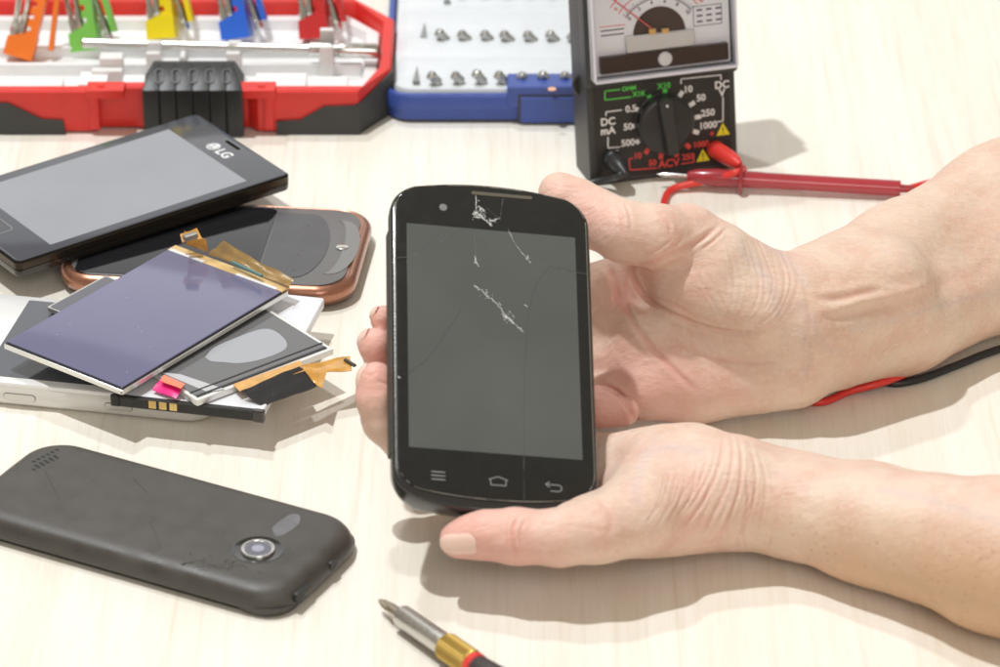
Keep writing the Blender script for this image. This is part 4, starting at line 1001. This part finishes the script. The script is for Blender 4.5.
#   far palm
fold([(654, 264), (640, 266), (632, 273), (640, 290), (655, 304), (680, 318), (710, 328), (740, 333), (768, 330)], 2.6, .11)
fold([(640, 288), (662, 300), (700, 318), (735, 326)], 2.0, .04)
fold([(632, 262), (648, 264), (668, 256), (690, 246), (706, 236), (720, 224)], 2.4, .09)
fold([(650, 259), (668, 250), (682, 239)], 1.6, .05)
fold([(640, 254), (655, 251), (672, 240)], 1.4, .035)
fold([(700, 250), (714, 240), (727, 228)], 1.5, .04)
fold([(617, 204), (622, 220), (622, 240)], 1.8, .035)
fold([(624, 202), (630, 218), (630, 236)], 1.5, .03)
fold([(655, 210), (668, 222), (671, 236)], 1.6, .03)
fold([(612, 280), (626, 310), (650, 345), (682, 378), (700, 395)], 2.6, .06)
fold([(606, 262), (616, 285), (618, 310)], 3, .08)
fold([(628, 272), (625, 300), (640, 330)], 2.2, .05)
fold([(598, 383), (616, 392), (630, 408), (636, 424)], 2.6, .12)
fold([(660, 330), (690, 350), (740, 362), (790, 362)], 2.0, .03)
fold([(650, 350), (680, 345), (700, 350)], 1.5, .02)
for k in range(12):     # long arcs across the thenar root towards the wrist
    rr_ = random.Random(k); o = k*6.0; q = 1-k*.035
    u0, u1 = rr_.uniform(0, 1.2), rr_.uniform(3.6, 5)
    arc = [(778-o*.9, 238-k*.6), (790-o, 256), (797-o*1.05, 277+k*.3), (794-o*1.05, 299+k*.6), (780-o*1.0, 319+k*.3), (756-o*.8, 334-k*.4)]
    arc = [(x+rr_.uniform(-1.5, 1.5), y+rr_.uniform(-2, 2)) for x, y in arc]; a0_, a1_ = int(u0), int(math.ceil(u1))
    fold(arc[a0_:a1_+1], rr_.uniform(.8, 1.5), rr_.uniform(.006, .022))
for k in range(5): fold([(690+k*13, 262+k*3), (706+k*12, 290+k*3), (722+k*8, 318)], 1.2, .018)
fold([(790, 258), (806, 290), (810, 330), (806, 375), (794, 402)], 2.6, .02)
fold([(812, 300), (820, 340), (816, 385)], 1.8, .012)
fold([(826, 350), (831, 370), (833, 388)], 1.4, .012)
fold([(812, 290), (836, 292), (862, 287), (880, 285), (900, 293)], 5.0, -.045)      # tendon ridges
fold([(810, 309), (835, 308), (868, 299), (905, 292), (940, 280)], 5.5, -.085)
fold([(818, 299), (842, 298), (868, 292), (884, 291)], 3.2, .05)
fold([(815, 320), (850, 316), (900, 304)], 4.0, .035)
fold([(900, 300), (950, 282), (1000, 262)], 8, .03)
for k in range(12):
    rr_ = random.Random(90+k); x = 815+k*6.5; fold([(x, 318-k*1.5), (x+2+rr_.uniform(-2, 2), 340-k*1.5), (x+1, 362-k*2)], .9, .010)
#   near hand
for k, (pts, w_, dp) in enumerate((
    ([(722, 428), (722, 452), (714, 480), (697, 510), (672, 538)], 2.2, .08), ([(730, 430), (733, 455), (727, 485), (710, 520), (698, 545)], 2.0, .08),
    ([(738, 434), (742, 462), (738, 492), (726, 525), (716, 552)], 2.0, .09), ([(716, 440), (712, 468), (700, 492), (684, 515)], 1.6, .05),
    ([(708, 450), (702, 476), (690, 498), (672, 520)], 1.4, .04), ([(748, 440), (756, 470), (752, 505), (740, 535), (733, 556)], 2.0, .07),
    ([(745, 470), (748, 500), (742, 530), (748, 556)], 1.8, .08), ([(758, 450), (766, 480), (762, 515), (750, 550)], 1.8, .045),
    ([(700, 455), (692, 480), (678, 500)], 1.3, .03), ([(770, 480), (776, 510), (768, 545), (764, 560)], 1.6, .03), ([(735, 500), (722, 530), (708, 548)], 1.5, .05))):
    fold(pts, w_*.75, dp*.6)
for k in range(22):
    rr_ = random.Random(50+k); x = 655+k*4.6+rr_.uniform(-2, 2)
    fold([(x+12, 470+rr_.uniform(-6, 4)), (x+4, 500), (x-14, 530+rr_.uniform(-8, 8))], 1.0, .017)
fold([(519, 514), (513, 530), (514, 546), (518, 560)], 2.0, .05); fold([(512, 512), (506, 528), (508, 550)], 1.6, .035); fold([(525, 518), (520, 535), (523, 556)], 1.5, .03)
fold([(594, 496), (607, 508), (612, 522), (606, 540)], 3.5, .03)
fold([(376, 380), (386, 384), (392, 388)], 1.5, .03); fold([(362, 372), (370, 376), (378, 372)], 1.5, .02)
# soft large scale unevenness
def vnoise(X, s, seed):
    r = np.random.RandomState(seed); o = 0
    for _ in range(9):
        k = r.normal(size=3)*s; o = o+np.sin(X@k+r.rand()*6.28)
    return o/3
DISP += vnoise(V, 1.4, 1)*.018+vnoise(V, 4.0, 2)*.006
V2 = V+N*DISP[:, None]
V2[:, 2] = np.maximum(V2[:, 2], .02)
# fingertip / knuckle pinkness and tanned outer forearm as pigment masks
pink = np.zeros(nv)
for c, r in ((P(560, 196, 8.5), 2.2), (P(465, 538, 2.2), 2.0), (P(375, 380, 5.2), 1.5), (P(378, 345, 5.7), 1.3), (P(385, 318, 6.1), 1.2), (P(605, 408, 1.9), 1.6), (P(515, 537, 2.35), 1.2), (P(640, 380, 1.6), 2.0), (P(625, 300, 4), .8)):
    pink = np.maximum(pink, np.exp(-(np.linalg.norm(V-c, axis=1)/r)**2))
pink = np.clip(pink+.45*red+.08*(V[:, 0] < 6.5)+vnoise(V, .9, 5)*.16, 0, 1)
vein = np.zeros(nv)
for pts_, w_ in (([(742, 250), (760, 268), (772, 290), (780, 312)], 5), ([(800, 306), (812, 322), (822, 344), (840, 352)], 5), ([(850, 330), (900, 318), (960, 300), (1010, 290)], 4), ([(800, 330), (808, 350), (806, 372)], 4), ([(765, 240), (790, 262), (806, 284)], 5), ([(880, 490), (930, 500), (1000, 522)], 4), ([(640, 455), (668, 448), (700, 452)], 5), ([(655, 440), (640, 470), (636, 500)], 6)):
    ii = np.where(front)[0]; d_, _t = polydist(px_[ii], curve2(pts_)); vein[ii] = np.maximum(vein[ii], np.exp(-(d_/w_)**2)*.8)
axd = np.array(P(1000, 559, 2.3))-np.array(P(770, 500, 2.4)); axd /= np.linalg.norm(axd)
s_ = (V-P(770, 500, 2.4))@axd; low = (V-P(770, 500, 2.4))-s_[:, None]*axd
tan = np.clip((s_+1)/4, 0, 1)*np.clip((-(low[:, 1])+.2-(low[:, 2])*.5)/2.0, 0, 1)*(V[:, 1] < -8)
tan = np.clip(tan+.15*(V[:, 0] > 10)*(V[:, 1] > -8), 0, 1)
pm_.vertices.foreach_set('co', (V2*S).ravel()); pm_.update()
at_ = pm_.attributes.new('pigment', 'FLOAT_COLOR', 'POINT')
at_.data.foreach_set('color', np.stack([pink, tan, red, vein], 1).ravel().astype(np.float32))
pm_.shade_smooth(); pm_.name = 'person'
def skin_mat():
    m = bpy.data.materials.new('skin'); m.use_nodes = True; nt = m.node_tree; b = nt.nodes['Principled BSDF']; L = nt.links.new
    at = nt.nodes.new('ShaderNodeAttribute'); at.attribute_name = 'pigment'; sp = nt.nodes.new('ShaderNodeSeparateColor'); L(at.outputs['Color'], sp.inputs[0])
    tc = nt.nodes.new('ShaderNodeTexCoord')
    def noise(sc, det=4, v=(100, 100, 100)):
        mp = nt.nodes.new('ShaderNodeMapping'); mp.inputs['Scale'].default_value = v; L(tc.outputs['Object'], mp.inputs[0])
        n = nt.nodes.new('ShaderNodeTexNoise'); n.inputs['Scale'].default_value = sc; n.inputs['Detail'].default_value = det; L(mp.outputs[0], n.inputs['Vector']); return n
    def mix(a, c, f, blend='MIX'):
        x = nt.nodes.new('ShaderNodeMix'); x.data_type = 'RGBA'; x.blend_type = blend
        for s_, v in ((x.inputs[6], a), (x.inputs[7], c)):
            if isinstance(v, tuple): s_.default_value = (*v, 1)
            else: L(v, s_)
        if isinstance(f, float): x.inputs[0].default_value = f
        else: L(f, x.inputs[0])
        return x.outputs[2]
    def rng(src, a, b_, c=0., d=1.):
        r = nt.nodes.new('ShaderNodeMapRange'); r.inputs[1].default_value = a; r.inputs[2].default_value = b_; r.inputs[3].default_value = c; r.inputs[4].default_value = d; L(src, r.inputs[0]); return r.outputs[0]
    n1 = noise(.7, 5); n2 = noise(5, 4)
    c = mix((.77, .60, .485), (.73, .50, .395), rng(n1.outputs['Fac'], .40, .62, 0, 1))
    c = mix(c, (.83, .65, .55), rng(n2.outputs['Fac'], .5, .7, 0, .5)); n5 = noise(1.6, 6); c = mix(c, (.70, .52, .46), rng(n5.outputs['Fac'], .55, .75, 0, .45))
    c = mix(c, (.78, .40, .34), rng(sp.outputs[0], 0, 1, 0, .8))
    c = mix(c, (.60, .50, .50), rng(at.outputs['Alpha'], 0, 1, 0, .42))
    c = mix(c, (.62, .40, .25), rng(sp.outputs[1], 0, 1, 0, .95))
    vo = nt.nodes.new('ShaderNodeTexVoronoi'); vo.inputs['Scale'].default_value = 3.4
    mp = nt.nodes.new('ShaderNodeMapping'); mp.inputs['Scale'].default_value = (100, 100, 100); L(tc.outputs['Object'], mp.inputs[0]); L(mp.outputs[0], vo.inputs['Vector'])
    fr = rng(vo.outputs['Distance'], .04, .20, 1, 0); mm = nt.nodes.new('ShaderNodeMath'); mm.operation = 'MULTIPLY'; L(fr, mm.inputs[0]); L(rng(sp.outputs[1], 0, .5, .12, .8), mm.inputs[1])
    c = mix(c, (.46, .26, .15), mm.outputs[0])
    L(c, b.inputs['Base Color'])
    b.inputs['Roughness'].default_value = .47; b.inputs['Specular IOR Level'].default_value = .38
    b.inputs['Subsurface Weight'].default_value = .22; b.inputs['Subsurface Radius'].default_value = (.006, .0025, .0015); b.inputs['Subsurface Scale'].default_value = 1.0
    # fine skin relief: pores + fine lines crossing
    v2 = nt.nodes.new('ShaderNodeTexVoronoi'); v2.feature = 'DISTANCE_TO_EDGE'; v2.inputs['Scale'].default_value = 11; v2.inputs['Randomness'].default_value = 1
    mp2 = nt.nodes.new('ShaderNodeMapping'); mp2.inputs['Scale'].default_value = (60, 130, 100); mp2.inputs['Rotation'].default_value = (0, 0, .5); L(tc.outputs['Object'], mp2.inputs[0]); L(mp2.outputs[0], v2.inputs['Vector'])
    n3 = noise(3.0, 6, (60, 190, 100)); n4 = noise(20, 3)
    def bump(h, st, dist, prev=None):
        bp = nt.nodes.new('ShaderNodeBump'); bp.inputs['Strength'].default_value = st; bp.inputs['Distance'].default_value = dist; L(h, bp.inputs['Height'])
        if prev is not None: L(prev, bp.inputs['Normal'])
        return bp.outputs[0]
    bb = bump(rng(v2.outputs['Distance'], 0, .15), .25, .0002); bb = bump(n3.outputs['Fac'], .7, .0009, bb); bb = bump(n4.outputs['Fac'], .3, .0002, bb)
    L(bb, b.inputs['Normal']); return m
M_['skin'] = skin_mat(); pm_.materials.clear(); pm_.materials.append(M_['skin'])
person = bpy.data.objects.new('person', pm_); C.collection.objects.link(person)
tag(person, 'person whose two bare hands and forearms reach in from the right to hold the phone', 'person')
# sparse fine hairs on the near forearm
hb_ = bmesh.new(); rs = random.Random(5)
cand = np.where((V[:, 0] > 9.5) & (V[:, 0] < 19) & (V[:, 1] < -13) & (V[:, 2] > .5) & (V[:, 2] < 3.2) & front)[0]
Nn = normals()
for ii in rs.sample(list(cand), 240):
    p0 = Vector(V2[ii]); n0 = Vector(N[ii]); d0 = (n0*.45+Vector((-.9+rs.uniform(-.4, .4), -.25+rs.uniform(-.3, .3), -.3+rs.uniform(-.3, .3)))).normalized(); L_ = rs.uniform(.2, .5)
    p1 = p0+d0*L_*.5; p2 = p1+(d0*.8-n0*.35).normalized()*L_*.5; sd = d0.cross(n0).normalized()*.0022; up_ = n0*.0022
    rings = [[p0+sd, p0+up_, p0-sd], [p1+sd*.8, p1+up_*.8, p1-sd*.8], [p2+sd*.2, p2+up_*.2, p2-sd*.2]]
    loft(hb_, rings)
tag(obj('arm_hair', hb_, mat('hair_brown', (.42, .30, .18), .5), person), kind='stuff')
# nails: curved plates laid on the skin
nail_m = mat('nail', (.84, .59, .50), .3, coat=.2)
def grad(p, e=.02):
    p = np.atleast_2d(p); I = np.eye(3)*e
    g = np.stack([fa.eval(p+I[i])-fa.eval(p-I[i]) for i in range(3)], -1); return g/np.linalg.norm(g, axis=1)[:, None]
def on_skin(p):
    p = np.atleast_2d(np.array(p, float))
    for _ in range(6): p = p-grad(p)*(fa.eval(p)*.9)[:, None]
    return p
def nail(q, z0, to, w, l, facing):
    """q: photo pixel, z0: height, to: world direction base->tip, facing: rough outward direction"""
    c = on_skin(P(q[0], q[1], z0)+np.array(facing, float)*.2)[0]; n = grad(c)[0]
    tdir = np.array(to, float); tdir -= n*(tdir@n); tdir /= np.linalg.norm(tdir); s = np.cross(n, tdir)
    nu, nv_ = 12, 14; pts = []; off = []
    for i in range(nv_+1):
        for j in range(nu+1):
            u = -1+2*j/nu; v = -1+2*i/nv_
            wx = w/2*u*(1-.12*max(0, -v)**3)*(1-.25*max(0, v)**4); y = l/2*v+(.10*w*(1-u*u) if v > 0 else -.10*w*(1-u*u))*abs(v)
            pts.append(c+s*wx+tdir*y); off.append(.03-.045*abs(u)**4-.04*max(0, -v)**6+.02*max(0, v)**3)
    p = on_skin(pts); p = p+grad(p)*np.array(off)[:, None]
    bm = bmesh.new(); vs = [bm.verts.new(x) for x in p]; m_ = nu+1
    for i in range(nv_):
        for j in range(nu): bm.faces.new((vs[i*m_+j], vs[i*m_+j+1], vs[(i+1)*m_+j+1], vs[(i+1)*m_+j]))
    return obj('fingernail', bm, nail_m, person)
w3 = lambda a, b: P(*b)-P(*a)
nail((457, 542), 2.15, w3((500, 537, 2.2), (448, 541, 2.15)), .86, 1.2, (-.1, -1, .45))
nail((362, 373), 5.4, w3((380, 400, 4.6), (372, 370, 5.4)), .62, .8, (-1, -.1, .45))
nail((367, 338), 5.9, w3((390, 362, 4.9), (374, 336, 5.9)), .6, .75, (-.9, -.1, .5))
nail((379, 315), 6.2, w3((394, 332, 5.5), (382, 315, 6.2)), .5, .6, (-.8, -.1, .6))
